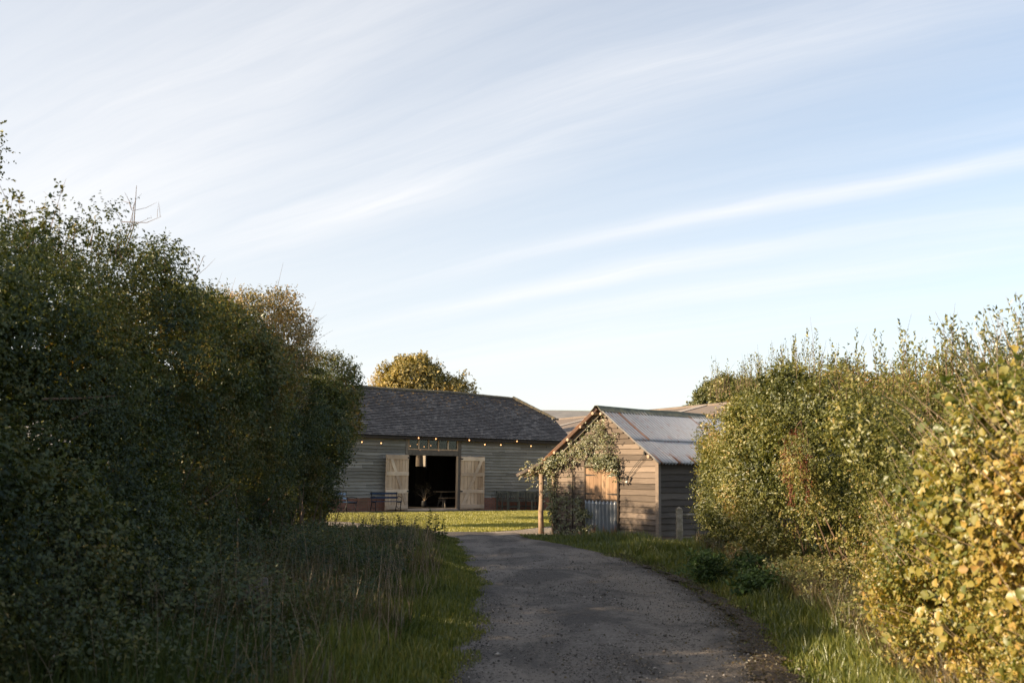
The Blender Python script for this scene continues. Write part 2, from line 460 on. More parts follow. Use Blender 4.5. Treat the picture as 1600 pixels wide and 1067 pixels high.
# foliage
G = leaf_mat
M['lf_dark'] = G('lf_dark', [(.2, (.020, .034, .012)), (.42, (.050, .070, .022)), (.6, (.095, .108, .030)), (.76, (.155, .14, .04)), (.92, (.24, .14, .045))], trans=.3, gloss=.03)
M['lf_gold'] = G('lf_gold', [(.2, (.09, .095, .03)), (.45, (.23, .19, .055)), (.65, (.40, .26, .08)), (.85, (.48, .28, .10))], trans=.4)
M['lf_green'] = G('lf_green', [(.22, (.040, .052, .014)), (.4, (.112, .125, .032)), (.58, (.20, .20, .055)), (.72, (.32, .27, .09)), (.86, (.40, .23, .12))], trans=.35, gloss=.04)
M['lf_hazel'] = G('lf_hazel', [(.2, (.070, .10, .022)), (.38, (.165, .18, .04)), (.55, (.30, .255, .06)), (.72, (.42, .30, .08)), (.88, (.37, .20, .08))], trans=.4, gloss=.05)
M['lf_willow'] = G('lf_willow', [(.2, (.07, .085, .035)), (.5, (.15, .165, .065)), (.8, (.24, .23, .10))], trans=.35, gloss=.09)
M['lf_tree'] = G('lf_tree', [(.2, (.13, .12, .038)), (.45, (.29, .24, .072)), (.65, (.42, .32, .105)), (.85, (.50, .35, .12))], trans=.3, gloss=.04)
M['lf_oak'] = G('lf_oak', [(.2, (.06, .075, .02)), (.45, (.13, .14, .036)), (.7, (.22, .20, .055)), (.9, (.30, .22, .07))], trans=.3, gloss=.05)
M['lf_climb'] = G('lf_climb', [(.2, (.05, .065, .02)), (.4, (.13, .14, .045)), (.6, (.18, .18, .06)), (.82, (.29, .25, .12)), (.96, (.42, .31, .20))], trans=.35, gloss=.07)
M['lf_nettle'] = G('lf_nettle', [(.2, (.022, .042, .012)), (.6, (.045, .08, .02)), (.9, (.10, .12, .035))], trans=.3, gloss=.015)
M['seed_red'] = G('seed_red', [(.2, (.13, .03, .02)), (.6, (.22, .06, .04)), (.9, (.30, .11, .08))], trans=.2, gloss=.03)
M['grass'] = G('grass', [(.2, (.055, .080, .013)), (.5, (.120, .145, .024)), (.75, (.215, .21, .045)), (.95, (.34, .27, .10))], trans=.35, gloss=.05)
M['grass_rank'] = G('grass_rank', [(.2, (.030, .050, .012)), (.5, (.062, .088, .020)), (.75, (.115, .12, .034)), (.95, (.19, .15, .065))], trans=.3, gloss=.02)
M['grass_dry'] = G('grass_dry', [(.2, (.05, .045, .022)), (.5, (.115, .085, .045)), (.8, (.20, .15, .085))], trans=.3, gloss=.04)
M['lawn_blade'] = G('lawn_blade', [(.2, (.15, .155, .03)), (.5, (.26, .25, .055)), (.8, (.36, .33, .09))], trans=.35, gloss=.04)

# ground materials
def ground_mat(name, cols, scale=1.2, bd=.03):
    m, t = mat(name); o = t.obj(); a = t.noise(o, scale, 8, .7); b = t.noise(o, scale * 22, 4, .7)
    f = t.m('ADD', t.m('MULTIPLY', a, .55), t.m('MULTIPLY', b, .45))
    finish(t, t.ramp(f, [(.3, cols[0]), (.5, cols[1]), (.7, cols[2])]), .95, t.bump(b, .8, bd), spec=.15); return m
M['ground'] = ground_mat('ground', [(.03, .035, .014), (.055, .06, .024), (.09, .085, .04)])
M['lawn'] = ground_mat('lawn', [(.16, .16, .035), (.23, .22, .05), (.29, .27, .07)], .6)
M['path'] = ground_mat('path', [(.09, .075, .06), (.16, .135, .11), (.24, .20, .165)], 2)

def gravel_mat():
    m, t = mat('gravel'); o = t.obj()
    v = t.n('ShaderNodeTexVoronoi'); t.l(o, v.inputs[0]); v.inputs['Scale'].default_value = 26
    a = t.noise(o, .9, 6, .65)
    sp = t.n('ShaderNodeSeparateColor'); t.l(v.outputs['Color'], sp.inputs[0])
    f = t.m('ADD', t.m('MULTIPLY', sp.outputs[0], .5), t.m('MULTIPLY', a, .5))
    finish(t, t.ramp(f, [(.25, (.14, .115, .09)), (.5, (.27, .225, .18)), (.75, (.40, .345, .28))]), .95, t.bump(v.outputs['Distance'], .8, .02), spec=.2); return m
M['gravel'] = gravel_mat()

def road_mat():
    m, t = mat('lane'); o = t.obj(); ac = t.attr('across')
    v = t.n('ShaderNodeTexVoronoi'); t.l(o, v.inputs[0]); v.inputs['Scale'].default_value = 38
    v2 = t.n('ShaderNodeTexVoronoi'); t.l(o, v2.inputs[0]); v2.inputs['Scale'].default_value = 95
    big = t.noise(t.mapping(o, (1, .45, 1)), .9, 6, .62, .4); mid = t.noise(o, 4.5, 6, .7); fin = t.noise(o, 60, 4, .75)
    spc = t.n('ShaderNodeSeparateColor'); t.l(v2.outputs['Color'], spc.inputs[0])
    spd = t.n('ShaderNodeSeparateColor'); t.l(v.outputs['Color'], spd.inputs[0])
    acn = t.m('ADD', ac, t.m('MULTIPLY', t.m('SUBTRACT', t.noise(o, .7, 3, .5), .5), .22))
    def track(c, w):
        d = t.m('DIVIDE', t.m('SUBTRACT', acn, c), w)
        return t.m('POWER', 2.718, t.m('MULTIPLY', t.m('MULTIPLY', d, d), -1.0))
    tr = t.m('ADD', track(.22, .12), track(.74, .14), clamp=True)
    f = t.m('ADD', t.m('MULTIPLY', big, .45), t.m('MULTIPLY', mid, .25))
    f = t.m('ADD', f, t.m('MULTIPLY', fin, .3))
    col = t.ramp(f, [(.34, (.062, .054, .048)), (.47, (.125, .109, .096)), (.60, (.205, .18, .157))])
    col = t.mix(t.m('MULTIPLY', tr, .48), col, (.27, .23, .19))
    # dark patches and loose aggregate
    dk = t.ramp(t.noise(t.mapping(o, (1, .6, 1)), .8, 6, .65, .5), [(.47, (0, 0, 0)), (.58, (1, 1, 1))])
    col = t.mix(t.m('MULTIPLY', dk, .70), col, (.038, .034, .032))
    col = t.mix(t.ramp(spc.outputs[0], [(.84, (0, 0, 0)), (.9, (.35, .35, .35))]), col, (.22, .20, .18))
    col = t.mix(t.ramp(spd.outputs[1], [(.90, (0, 0, 0)), (.93, (.7, .7, .7))]), col, (.03, .028, .026))
    # earth along the right edge
    e = t.m('MULTIPLY', t.m('SUBTRACT', t.m('ADD', acn, t.m('MULTIPLY', mid, .12)), .96), 12.0, clamp=True)
    col = t.mix(t.m('MULTIPLY', e, .85), col, (.05, .034, .024))
    h = t.m('ADD', t.m('MULTIPLY', v2.outputs['Distance'], .5), t.m('MULTIPLY', fin, .8))
    h = t.m('ADD', h, t.m('MULTIPLY', mid, 1.2))
    finish(t, col, .85, t.bump(h, .9, .02), spec=.3); return m
M['road'] = road_mat()
def stone_mat():
    m, t = mat('loose_stone'); r = t.attr('rnd')
    finish(t, t.ramp(r, [(.0, (.03, .027, .025)), (.5, (.09, .08, .07)), (.85, (.17, .15, .13)), (.98, (.36, .33, .30))]), .85); return m
M['stone'] = stone_mat()
def earth_mat():
    m, t = mat('earth'); o = t.obj(); n = t.noise(o, 9, 8, .75)
    finish(t, t.ramp(n, [(.3, (.018, .013, .009)), (.5, (.045, .031, .022)), (.72, (.10, .072, .05))]), .95, t.bump(n, .9, .03)); return m
M['earth'] = earth_mat()
def hill_mat():
    m, t = mat('hill'); o = t.obj(); sep = t.n('ShaderNodeSeparateXYZ'); t.l(o, sep.inputs[0])
    n = t.noise(o, .02, 5, .6); n2 = t.noise(o, .09, 4, .7)
    z = t.m('ADD', sep.outputs[2], t.m('MULTIPLY', n, 8))
    top = t.ramp(t.m('MULTIPLY', t.m('SUBTRACT', z, 61.6), .5, clamp=True), [(.4, (0, 0, 0)), (.6, (1, 1, 1))])
    col = t.mix(top, t.ramp(n2, [(.4, (.19, .19, .19)), (.6, (.26, .25, .24))]), (.30, .33, .22))  # distance haze put into the colour as desaturated grey
    finish(t, col, 1.0, spec=0.0); return m
M['hill'] = hill_mat()

# ------------------------------------------------------------------ ground, lane, lawn
def lerp_tab(tab, y):
    ys = [a for a, b in tab]; xs = [b for a, b in tab]
    return np.interp(y, ys, xs)
LEFT = [(-12, -.7), (4, -.6), (8.4, -.5), (10.6, -.39), (13.7, -.37), (17, -.54), (20.9, -.89), (23.5, -1.16), (25.7, -1.4), (27.5, -1.9), (29, -2.9)]
RIGHT = [(-12, 2.1), (4, 2.15), (8.6, 2.18), (10.8, 2.55), (14, 2.86), (17.4, 2.78), (21.3, 2.2), (24, 1.57), (26.1, .62), (27.9, .28), (29, .2)]
def smooth_tab(tab):
    ys = np.linspace(tab[0][0], tab[-1][0], 160)
    x = np.interp(ys, [a for a, b in tab], [b for a, b in tab])
    k = np.ones(9) / 9
    xp = np.convolve(np.pad(x, 4, mode='edge'), k, mode='valid')
    return list(zip(ys, xp))
LEFT, RIGHT = smooth_tab(LEFT), smooth_tab(RIGHT)

g = MB()
xs = sorted(set([-1500, -600, -250, -100, -60] + list(range(-40, 41, 4)) + [60, 100, 250, 600, 1500]))
ys = sorted(set([-400, -100, -40] + list(range(-20, 81, 4)) + [110, 180, 320, 600, 1000, 2500]))
g.grid([[(x, y, 0) for x in xs] for y in ys])
tag(g.build('ground', M['ground']), kind='structure')

def noise1(v, s, seed):
    return (vnoise(np.stack([v, v * 0, v * 0], 1), s, seed) - .5) * 2

# lane
ys = np.arange(-12, 29.01, .12)
nl = noise1(ys, 1.6, 1) * .10 + noise1(ys, 6, 2) * .05
nr = noise1(ys, 1.4, 3) * .10 + noise1(ys, 5, 4) * .05
xl = lerp_tab(LEFT, ys) + nl - .06; xr = lerp_tab(RIGHT, ys) + nr + .04
nc = 25
U = np.linspace(0, 1, nc)
P = np.zeros((len(ys), nc, 3))
P[..., 0] = xl[:, None] + (xr - xl)[:, None] * U; P[..., 1] = ys[:, None]
flat = P.reshape(-1, 3)
zz = .022 + .035 * (1 - (2 * np.tile(U, len(ys)) - 1) ** 2) + (vnoise(flat, 1.1, 9) - .5) * .03 + (vnoise(flat, 4, 10) - .5) * .012
tw = np.tile(U, len(ys)); zz -= .02 * np.exp(-((tw - .22) / .09) ** 2) + .02 * np.exp(-((tw - .74) / .1) ** 2)
edge = np.minimum(tw, 1 - tw)
flat[:, 2] = np.where(edge < .01, .006, np.maximum(zz, .012))
I = np.arange(len(ys) * nc).reshape(len(ys), nc)
F = np.stack([I[:-1, :-1], I[:-1, 1:], I[1:, 1:], I[1:, :-1]], -1).reshape(-1, 4)
tag(np_mesh('lane', flat, F, 4, M['road'], {'across': tw}, smooth=True), kind='structure')

def sheet(name, poly, z, m, wob=.12, step=.35):
    import bmesh
    pts = []
    for i in range(len(poly)):
        a, b = np.array(poly[i]), np.array(poly[(i + 1) % len(poly)])
        L = np.linalg.norm(b - a); k = max(1, int(L / step))
        for j in range(k):
            p = a + (b - a) * j / k
            d = (b - a) / L
            w = (vnoise(np.array([[p[0], p[1], 0]]), 1.3, 31)[0] - .5) * 2 * wob
            pts.append((p[0] - d[1] * w, p[1] + d[0] * w, z))
    bm = bmesh.new()
    f = bm.faces.new([bm.verts.new(p) for p in pts])
    bmesh.ops.triangulate(bm, faces=[f])
    me = bpy.data.meshes.new(name); bm.to_mesh(me); bm.free(); me.materials.append(m)
    o = bpy.data.objects.new(name, me); COL.objects.link(o); return tag(o, kind='structure')
sheet('gravel_yard', [(-16, 27.6), (-7, 27.6), (-3, 27.9), (-1.2, 27.2), (.35, 27.75), (.95, 28.35), (1.8, 28.8), (3.2, 31), (3.4, 36.2), (-3, 36.2), (-16, 36)], .010, M['gravel'], .10)
BA = R(33)
bd = (math.cos(BA), math.sin(BA)); bn = (-bd[1], bd[0])
B0 = (-4.58, 45.53)
def bw(u, v): return (B0[0] + bd[0] * u + bn[0] * v, B0[1] + bd[1] * u + bn[1] * v)
def off(p, v): return (p[0] + bn[0] * v, p[1] + bn[1] * v)
LAWN = [(-13, 35.2), (-8, 35.6), (-5.6, 34.6), (-3.9, 32.2), (-2.6, 30.3), (-1.4, 29.2), (-.4, 29.9), (.2, 30.9), (1.0, 32.6), (2.0, 34.2), (4.5, 37), (14, 44), bw(16, -1.7), bw(8.8, -1.7), bw(-11, -1.7)]
sheet('lawn', LAWN, .016, M['lawn'], .08)
sheet('barn_path', [bw(-11.5, -1.85), bw(12, -1.85), bw(12, .2), bw(-11.5, .2)], .022, M['path'], .05)
# bare earth strip at the right edge of the lane
ys = np.arange(6, 19, .04)
a = lerp_tab(RIGHT, ys) - .10 + noise1(ys, 2.2, 41) * .09 + noise1(ys, 8, 45) * .07 + noise1(ys, 22, 46) * .04; b = lerp_tab(RIGHT, ys) + .06 + .16 * np.exp(-((ys - 12.5) / 4) ** 2) + noise1(ys, 2.5, 42) * .12 + noise1(ys, 19, 47) * .07
V = np.concatenate([np.stack([a, ys, ys * 0 + .058], 1), np.stack([(a + b) / 2, ys, ys * 0 + .062], 1), np.stack([b, ys, ys * 0 + .03], 1)])
n = len(ys); I = np.arange(n - 1)
F = np.concatenate([np.stack([I, I + n, I + n + 1, I + 1], 1), np.stack([I + n, I + 2 * n, I + 2 * n + 1, I + n + 1], 1)])
tag(np_mesh('earth_bank', V, F, 4, M['earth'], {'rnd': V[:, 0]}), kind='structure')

# far hill
P = []
for j, (yy, zz_) in enumerate([(500, -2), (620, 15), (760, 42), (880, 56.5), (905, 58.6), (1000, 60), (1300, 40)]):
    row = []
    for x in np.linspace(-1100, 1300, 80):
        k = 1 + (.018 * math.sin(x * .006 + 1) + .01 * math.sin(x * .023)) * (zz_ > 20)
        row.append((x, yy + 15 * math.sin(x * .01), zz_ * k))
    P.append(row)
h = MB(); h.grid(P); tag(h.build('hill', M['hill'], smooth=True), kind='structure')
# woodland line on the hill foot
# loose stones on the lane
def poly_stones(n):
    y = RNG.uniform(7.2, 24, n) ** 1.0
    y = 7.5 + (y - 7.2) * RNG.uniform(.25, 1, n)
    u = RNG.uniform(0, 1, n)
    w = np.where(RNG.uniform(size=n) < .6, u, np.where(RNG.uniform(size=n) < .5, RNG.normal(.0, .06, n) % 1, .48 + RNG.normal(0, .09, n)))
    w = np.clip(np.abs(w), 0.01, .98)
    x = lerp_tab(LEFT, y) * (1 - w) + lerp_tab(RIGHT, y) * w
    s = RNG.lognormal(-5.15, .45, n)
    O = np.array([[1, 0, 0], [0, 1, 0], [-1, 0, 0], [0, -1, 0], [0, 0, .75], [0, 0, -.5]], float)
    V = O[None] * s[:, None, None] * RNG.uniform(.6, 1.3, (n, 6, 1))
    an = RNG.uniform(0, 6.28, n); c, sn = np.cos(an)[:, None], np.sin(an)[:, None]
    X = V[..., 0] * c - V[..., 1] * sn; Y = V[..., 0] * sn + V[..., 1] * c
    z0 = .030 + .03 * (1 - (2 * w - 1) ** 2)
    V = np.stack([X + x[:, None], Y + y[:, None], V[..., 2] + z0[:, None]], -1).reshape(-1, 3)
    f = np.array([[0, 1, 4], [1, 2, 4], [2, 3, 4], [3, 0, 4], [1, 0, 5], [2, 1, 5], [3, 2, 5], [0, 3, 5]])
    F = (np.arange(n)[:, None, None] * 6 + f).reshape(-1, 3)
    return V, F, np.repeat(RNG.uniform(0, 1, n), 6)
V, F, r = poly_stones(16000)
o = np_mesh('loose_gravel', V, F, 3, M['stone'], {'rnd': r}); tag(o, 'loose grey stone chippings scattered over the curving farm lane', 'gravel', kind='stuff')

# ------------------------------------------------------------------ barn
barn = empty('barn', (B0[0], B0[1], 0), BA, 'long weathered grey weatherboarded barn with slate half-hipped roof and open double doorway', 'barn')
UL, UR = -11.0, 8.85
WT = 3.42
DO0, DO1 = -.12, 2.50
def clap(mb, a, b, z0, z1, h, thick=.028, maxlen=3.6, sag=.012, rnd_amp=1, y0=0.0, axis='u', sgn=-1):
    z = z0; k = 0
    while z < z1 - .02:
        hh = min(h * random.uniform(.92, 1.08), z1 - z)
        u = a - 0
        while u < b - .01:
            L = random.uniform(1.6, maxlen); e = u + L
            if b - e < .8: e = b
            r = random.random()
            n = max(2, int((e - u) / .45))
            rows = [[], [], []]
            for i in range(n + 1):
                x = u + (e - u) * i / n + (.003 if i == 0 else (-.003 if i == n else 0))
                s = random.uniform(-sag, sag)
                zb = z - .012 + s; zt = z + hh + .01
                o1 = sgn * (thick + .016 + random.uniform(-.004, .007)); o0 = sgn * .006
                pts = [(x, y0 + o0 * .2, zb), (x, y0 + o1, zb), (x, y0 + o0, zt)]
                for q in range(3):
                    p = pts[q]
                    rows[q].append(p if axis == 'u' else (p[1], p[0], p[2]))
            mb.grid(rows, r)
            u = e
        z += hh; k += 1

w = MB()
clap(w, UL, DO0 - .06, .60, 3.30, .145, thick=.05, sag=.020)
clap(w, DO1 + .12, UR, .60, 3.30, .145, thick=.05, sag=.020)
clap(w, UL, UR, 3.30, WT, .13)
w.build('front_wall', M['barn_board'], barn)
# end wall (right, hidden from most angles) and back wall, light-blocking inner sheet
w = MB()
clap(w, 0, 6.0, .6, 3.42, .165, axis='v', y0=UR, sgn=1)
z = 3.42
while z < 4.6:
    vv = (z - 3.42) * 1.22 + .1
    clap(w, vv, 6.0 - vv, z, min(z + .165, 4.6), .165, axis='v', y0=UR, sgn=1); z += .165
w.build('end_wall', M['barn_board'], barn)
w = MB()
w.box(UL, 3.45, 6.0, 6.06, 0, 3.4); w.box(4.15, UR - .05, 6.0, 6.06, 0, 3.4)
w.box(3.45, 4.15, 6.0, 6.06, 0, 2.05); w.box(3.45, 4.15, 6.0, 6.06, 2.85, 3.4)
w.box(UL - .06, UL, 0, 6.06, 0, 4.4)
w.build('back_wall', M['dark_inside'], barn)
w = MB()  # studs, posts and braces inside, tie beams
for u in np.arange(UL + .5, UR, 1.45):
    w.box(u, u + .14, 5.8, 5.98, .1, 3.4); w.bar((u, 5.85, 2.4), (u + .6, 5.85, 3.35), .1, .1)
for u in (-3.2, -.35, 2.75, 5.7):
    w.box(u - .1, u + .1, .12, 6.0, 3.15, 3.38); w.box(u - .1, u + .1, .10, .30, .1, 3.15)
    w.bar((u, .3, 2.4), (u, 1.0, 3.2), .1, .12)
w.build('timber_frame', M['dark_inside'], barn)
w = MB(); w.box(UL, DO0 - .1, .02, .05, .05, 3.4); w.box(DO1 + .14, UR - .06, .02, .05, .05, 3.4); w.build('light_block_sheet', M['dark_inside'], barn)  # sheet added behind the boards to block light
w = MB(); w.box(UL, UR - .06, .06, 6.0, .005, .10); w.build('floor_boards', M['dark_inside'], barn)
w = MB(); w.box(DO0 + .02, DO1 - .02, -.12, .055, .0, .105); w.build('threshold', M['pale_ledge'], barn)
w = MB(); w.box(UL, DO0 - .12, -.045, .0, 0, .60); w.box(DO1 + .14, UR, -.045, 0, 0, .60); w.box(UR, UR + .045, -.045, 6, 0, .6); w.build('brick_plinth', M['brick'], barn)
# door posts + lintel
for a_, b_ in ((DO0 - .12, DO0), (DO1, DO1 + .16)):
    w = MB(); w.box(a_, b_, -.075, .10, 0, 3.30); w.build('door_post', M['old_timber'], barn, bevel=.006)
w = MB(); w.box(DO0 + .001, DO1 - .001, -.07, .10, 2.50, 2.735); w.build('lintel', M['old_timber'], barn, bevel=.008)
w = MB(); w.box(DO1 - .09, DO1 - .003, -.072, -.02, .11, 2.495); w.build('door_stop', M['pale_timber'], barn)
# transom window
tw_ = MB()
z0, z1 = 2.745, 3.27
tw_.box(DO0 + .004, DO1 - .004, -.06, .03, z0, z0 + .055); tw_.box(DO0 + .004, DO1 - .004, -.06, .03, z1 - .05, z1)
for i in range(6):
    x = DO0 + .03 + (DO1 - DO0 - .06) * i / 5
    tw_.box(x - .028, x + .028, -.057, .027, z0 + .056, z1 - .051)
tf = tw_.build('transom_window', M['pale_timber'], barn)
p_ = MB(); p_.box(DO0 + .03, DO1 - .03, -.012, -.006, z0 + .03, z1 - .03); p_.build('pane', M['glass'], tf)
# door leaves
def door_leaf(hu, hv, width, ang, side):
    """side=-1 extends to -u; returns empty"""
    pos = empty('door', (hu, hv, 0)); pos.parent = barn
    pos.rotation_euler = (0, 0, ang)
    H0, H1 = .06, 2.50
    m = MB(); n = 7; s = side
    for i in range(n):
        a, b = width * i / n + .007, width * (i + 1) / n - .007
        x0, x1 = sorted((s * a, s * b))
        m.box(x0, x1, -.032, 0, H0 + random.uniform(-.01, .01), H1 + random.uniform(-.008, .008))
    m.build('planks', M['pale_timber'], pos, bevel=.003)
    for z, hh in ((2.38, .17), (1.66, .17), (.88, .17), (.19, .18)):
        x0, x1 = sorted((s * .02, s * (width - .02))); l = MB()
        l.box(x0, x1, -.066, -.0325, z - hh / 2, z + hh / 2)
        l.build('ledge', M['pale_ledge'], pos, bevel=.004)
    br = MB()
    # continuous diagonal from bottom hinge side to top free side, cut by ledges
    zs = [(.28, .80), (.965, 1.575), (1.745, 2.295)]
    for za, zb in zs:
        f = lambda z: (z - .2) / 2.1
        if s < 0: xa, xb = s * (.06 + f(za) * (width - .35)), s * (.06 + f(zb) * (width - .35))
        else: xa, xb = s * (.10 + f(za) * (width - .3)), s * (.10 + f(zb) * (width - .3))
        br.bar((xa, -.049, za), (xb, -.049, zb), .032, .14, up=(1, 0, 0)) if False else br.add(
            [(xa - .08, -.065, za), (xa + .08, -.065, za), (xb + .08, -.065, zb), (xb - .08, -.065, zb), (xa - .08, -.033, za), (xa + .08, -.033, za), (xb + .08, -.033, zb), (xb - .08, -.033, zb)],
            [(0, 1, 2, 3), (7, 6, 5, 4), (0, 4, 5, 1), (1, 5, 6, 2), (2, 6, 7, 3), (3, 7, 4, 0)])
    br.build('brace', M['pale_ledge'], pos)
    for z in (2.38, .88):
        x0, x1 = sorted((s * -.03, s * .10)); hg = MB(); hg.box(x0, x1, -.076, -.0665, z - .03, z + .03); hg.build('hinge', M['iron'], pos)
    bt = MB(); x0, x1 = sorted((s * (width - .10), s * (width - .075)))
    bt.box(x0, x1, -.085, -.0665, .95, 1.62)
    x0, x1 = sorted((s * (width - .34), s * (width - .005))); bt.box(x0, x1, -.083, -.0665, 1.0, 1.035)
    bt.build('door_bolt', M['white_plastic'] if False else M['pale_ledge'], pos)
    return pos
door_leaf(DO0 + .02, -.085, 1.28, R(11), -1)
door_leaf(DO1 + .12, -.085, 1.28, R(-3), 1)

# roof: tile by tile. slope from eave v=-.28,z=3.34 to ridge v=3.0,z=5.68
EV, EZ, RV, RZ = -.30, 3.36, 3.0, 5.68
sl = math.hypot(RV - EV, RZ - EZ)
sv, sz = (RV - EV) / sl, (RZ - EZ) / sl
HV = 1.42                        # v where the half hip starts
URR, RU = 9.02, 7.5
def u_limit(v):
    return URR if v < HV else URR - (URR - RU) * (v - HV) / (RV - HV)
def sag(u, t): return -.05 * math.sin((u + 11) * .42) * t - .03 * math.sin(u * .9 + 1) * t
t = MB(); nc = 29; ch = sl / nc; twd = .155
for c in range(nc):
    t0 = c * ch - .02; t1 = t0 + ch + .045
    u = UL - .2 + (c % 2) * twd / 2
    while u < u_limit(EV + sv * (c + .3) * ch):
        u1 = min(u + twd - .006, u_limit(EV + sv * (c + .3) * ch))
        if u1 - u > .03:
            lift = random.uniform(0, .008); dz = random.uniform(-.006, .006) + (random.random() < .03) * .02; sk = random.uniform(-.012, .012)
            P = []
            for (uu, tt, o) in ((u, t0 + sk, .030 + lift), (u1, t0 - sk + dz, .030 + lift), (u1, t1, .004), (u, t1, .004), (u, t0 + sk, .016), (u1, t0 - sk + dz, .016)):
                s_ = sag(uu, tt / sl)
                P.append((uu, EV + sv * tt - sz * o, EZ + sz * tt + sv * o + s_))
            t.add(P, [(0, 1, 2, 3), (4, 5, 1, 0)])
        u += twd
roof = t.build('roof', M['tile'], barn)
# roof deck, back slope, half hip
t = MB()
t.add([(UL - .2, EV, EZ - .03), (URR, EV, EZ - .03), (URR, HV, EZ + (HV - EV) * sz / sv - .05), (RU, RV, RZ - .13), (UL - .2, RV, RZ - .13)], [(0, 1, 2, 3, 4)])
t.add([(UL - .2, 6.3, EZ), (URR, 6.3, EZ), (URR, 6 - HV, EZ + (HV - EV) * sz / sv), (RU, RV, RZ - .03), (UL - .2, RV, RZ - .03)], [(4, 3, 2, 1, 0)])
zh = EZ + (HV - EV) * sz / sv
t.add([(URR, HV, zh - .02), (URR, 6 - HV, zh - .02), (RU, RV, RZ - .02)], [(0, 1, 2)])
t.build('roof_slope', M['tile'], barn)
t = MB()
u = UL - .2
while u < RU:
    e = min(u + .42, RU); s_ = sag(u, 1)
    t.tube([(u, RV, RZ - .01 + s_), (e + .02, RV, RZ - .012 + sag(e, 1))], [.10 + random.uniform(-.01, .012)] * 2, 8); u = e
hp = np.array([(RU, RV, RZ), (URR + .03, HV, zh)])
for k in range(6):
    a, b = hp[0] + (hp[1] - hp[0]) * k / 6, hp[0] + (hp[1] - hp[0]) * (k + 1.08) / 6
    t.tube([a, b], [.075, .085], 8)
t.tube([(URR - .05, HV + .05, zh - .02), (URR + .28, HV - .02, zh - .03)], .05, 6)
t.build('ridge_tiles', M['ridge'], roof)
t = MB(); t.box(UL - .2, URR - .03, EV + .02, EV + .07, EZ - .16, EZ - .045)
for u in np.arange(UL, URR - .1, .45): t.box(u, u + .06, EV + .08, 0, EZ - .10, EZ - .04)
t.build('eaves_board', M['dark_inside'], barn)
w = MB(); w.box(UR - .06, UR + .03, -.06, .05, .0, 3.34); w.build('corner_post', M['old_timber'], barn)

# festoon lights along the eave
fl = empty('festoon_lights', (B0[0], B0[1], 0), BA, 'string of warm festoon bulbs hanging along the eave of the grey barn', 'string lights')
hooks = [(-5.0, 3.32), (-3.4, 3.28), (.2, 3.36), (2.88, 3.36), (5.57, 3.35), (8.45, 3.33)]
hooks = [(-6.2, 3.30), (-3.55, 3.30), (-.3, 3.33), (.25, 3.36), (2.75, 3.38), (5.57, 3.36), (8.5, 3.34)]
cb = MB(); hk = MB()
def cat(a, b, s, n=14):
    return [(a[0] + (b[0] - a[0]) * i / n, -.38, a[1] + (b[1] - a[1]) * i / n - s * 4 * (i / n) * (1 - i / n)) for i in range(n + 1)]
sags = [.25, .25, .02, .03, .24, .26]
allp = []
for i in range(len(hooks) - 1):
    ps = cat(hooks[i], hooks[i + 1], sags[i]); allp += ps[:-1]
    hk = MB(); hk.bar((hooks[i][0], -.38, hooks[i][1]), (hooks[i][0], -.30, hooks[i][1] + .02), .01, .01); hk.build('hook', M['iron'], fl)
allp.append((hooks[-1][0], -.38, hooks[-1][1]))
cb.tube(allp, .009, 5); cb.build('cable', M['cable'], fl)
def cz(u): return float(np.interp(u, [p[0] for p in allp], [p[2] for p in allp]))
for u, lit in [(-4.9, 1), (-2.56, 1), (-1.63, 1), (.23, 1), (1.12, 1), (2.9, 1), (3.10, 0), (3.75, 1), (4.65, 1), (5.57, 1), (6.39, 1), (7.31, 0), (8.2, 1)]:
    z = cz(u)
    m = MB(); m.sphere((0, 0, 0), .023, 10, 7, (1, 1, 1.25))
    b = m.build('bulb', M['bulb_lit' if lit else 'bulb_off'], fl, True); b.location = (u, -.38, z - .085)
    if not lit: b['label'] = 'unlit dark bulb'
    s = MB(); s.tube([(0, 0, .03), (0, 0, .085)], [.02, .016], 7); so = s.build('socket', M['socket'], b)

# festoon inside
fi = empty('interior_lights', (B0[0], B0[1], 0), BA, 'dim warm bulbs strung inside the barn beyond the open doorway', 'string lights')
cb = MB()
pts = [(-.1 + .25 * i, 1.6 + .12 * i, 3.12 - .10 * math.sin(i * .9) ** 2) for i in range(12)]
cb.tube(pts, .007, 4)
pts2 = [(.2 + .28 * i, 3.4 + .03 * i, 2.9 - .14 * math.sin(i * .8) ** 2) for i in range(13)]
cb.tube(pts2, .007, 4); cb.build('cable', M['cable'], fi)
for k, p in enumerate(pts[1::2] + pts2[::2]):
    m = MB(); m.sphere((0, 0, 0), .026, 8, 6); b = m.build('bulb', M['bulb_dim'], fi, True); b.location = (p[0], p[1], p[2] - .05)

# things inside the barn
def b_empty(name, u, v, z, rz, label, cat, group=None):
    x, y = bw(u, v); return empty(name, (x, y, z), BA + rz, label, cat, group)
tb = b_empty('trestle_table', 3.3, 1.9, .10, R(4), 'long bare wooden table just inside the barn doorway on the right', 'table')
m = MB()
for k in range(4): m.box(-.85, .95, -.36 + k * .18, -.19 + k * .18, .70, .74)
m.build('table_top', M['pale_timber'], tb, bevel=.003)
for s in (-.6, .7):
    m = MB(); m.bar((s, -.3, 0), (s, .05, .7), .06, .06); m.bar((s, .3, 0), (s, -.05, .7), .06, .06); m.bar((s, -.25, .3), (s, .25, .3), .04, .06); m.build('leg', M['old_timber'], tb)
tb2 = b_empty('plank_bench', 3.1, 1.15, .10, R(3), 'low plank bench in front of the long table inside the barn', 'bench')
m = MB(); m.box(-.9, .95, -.14, .14, .42, .46); m.build('seat', M['pale_timber'], tb2, bevel=.004)
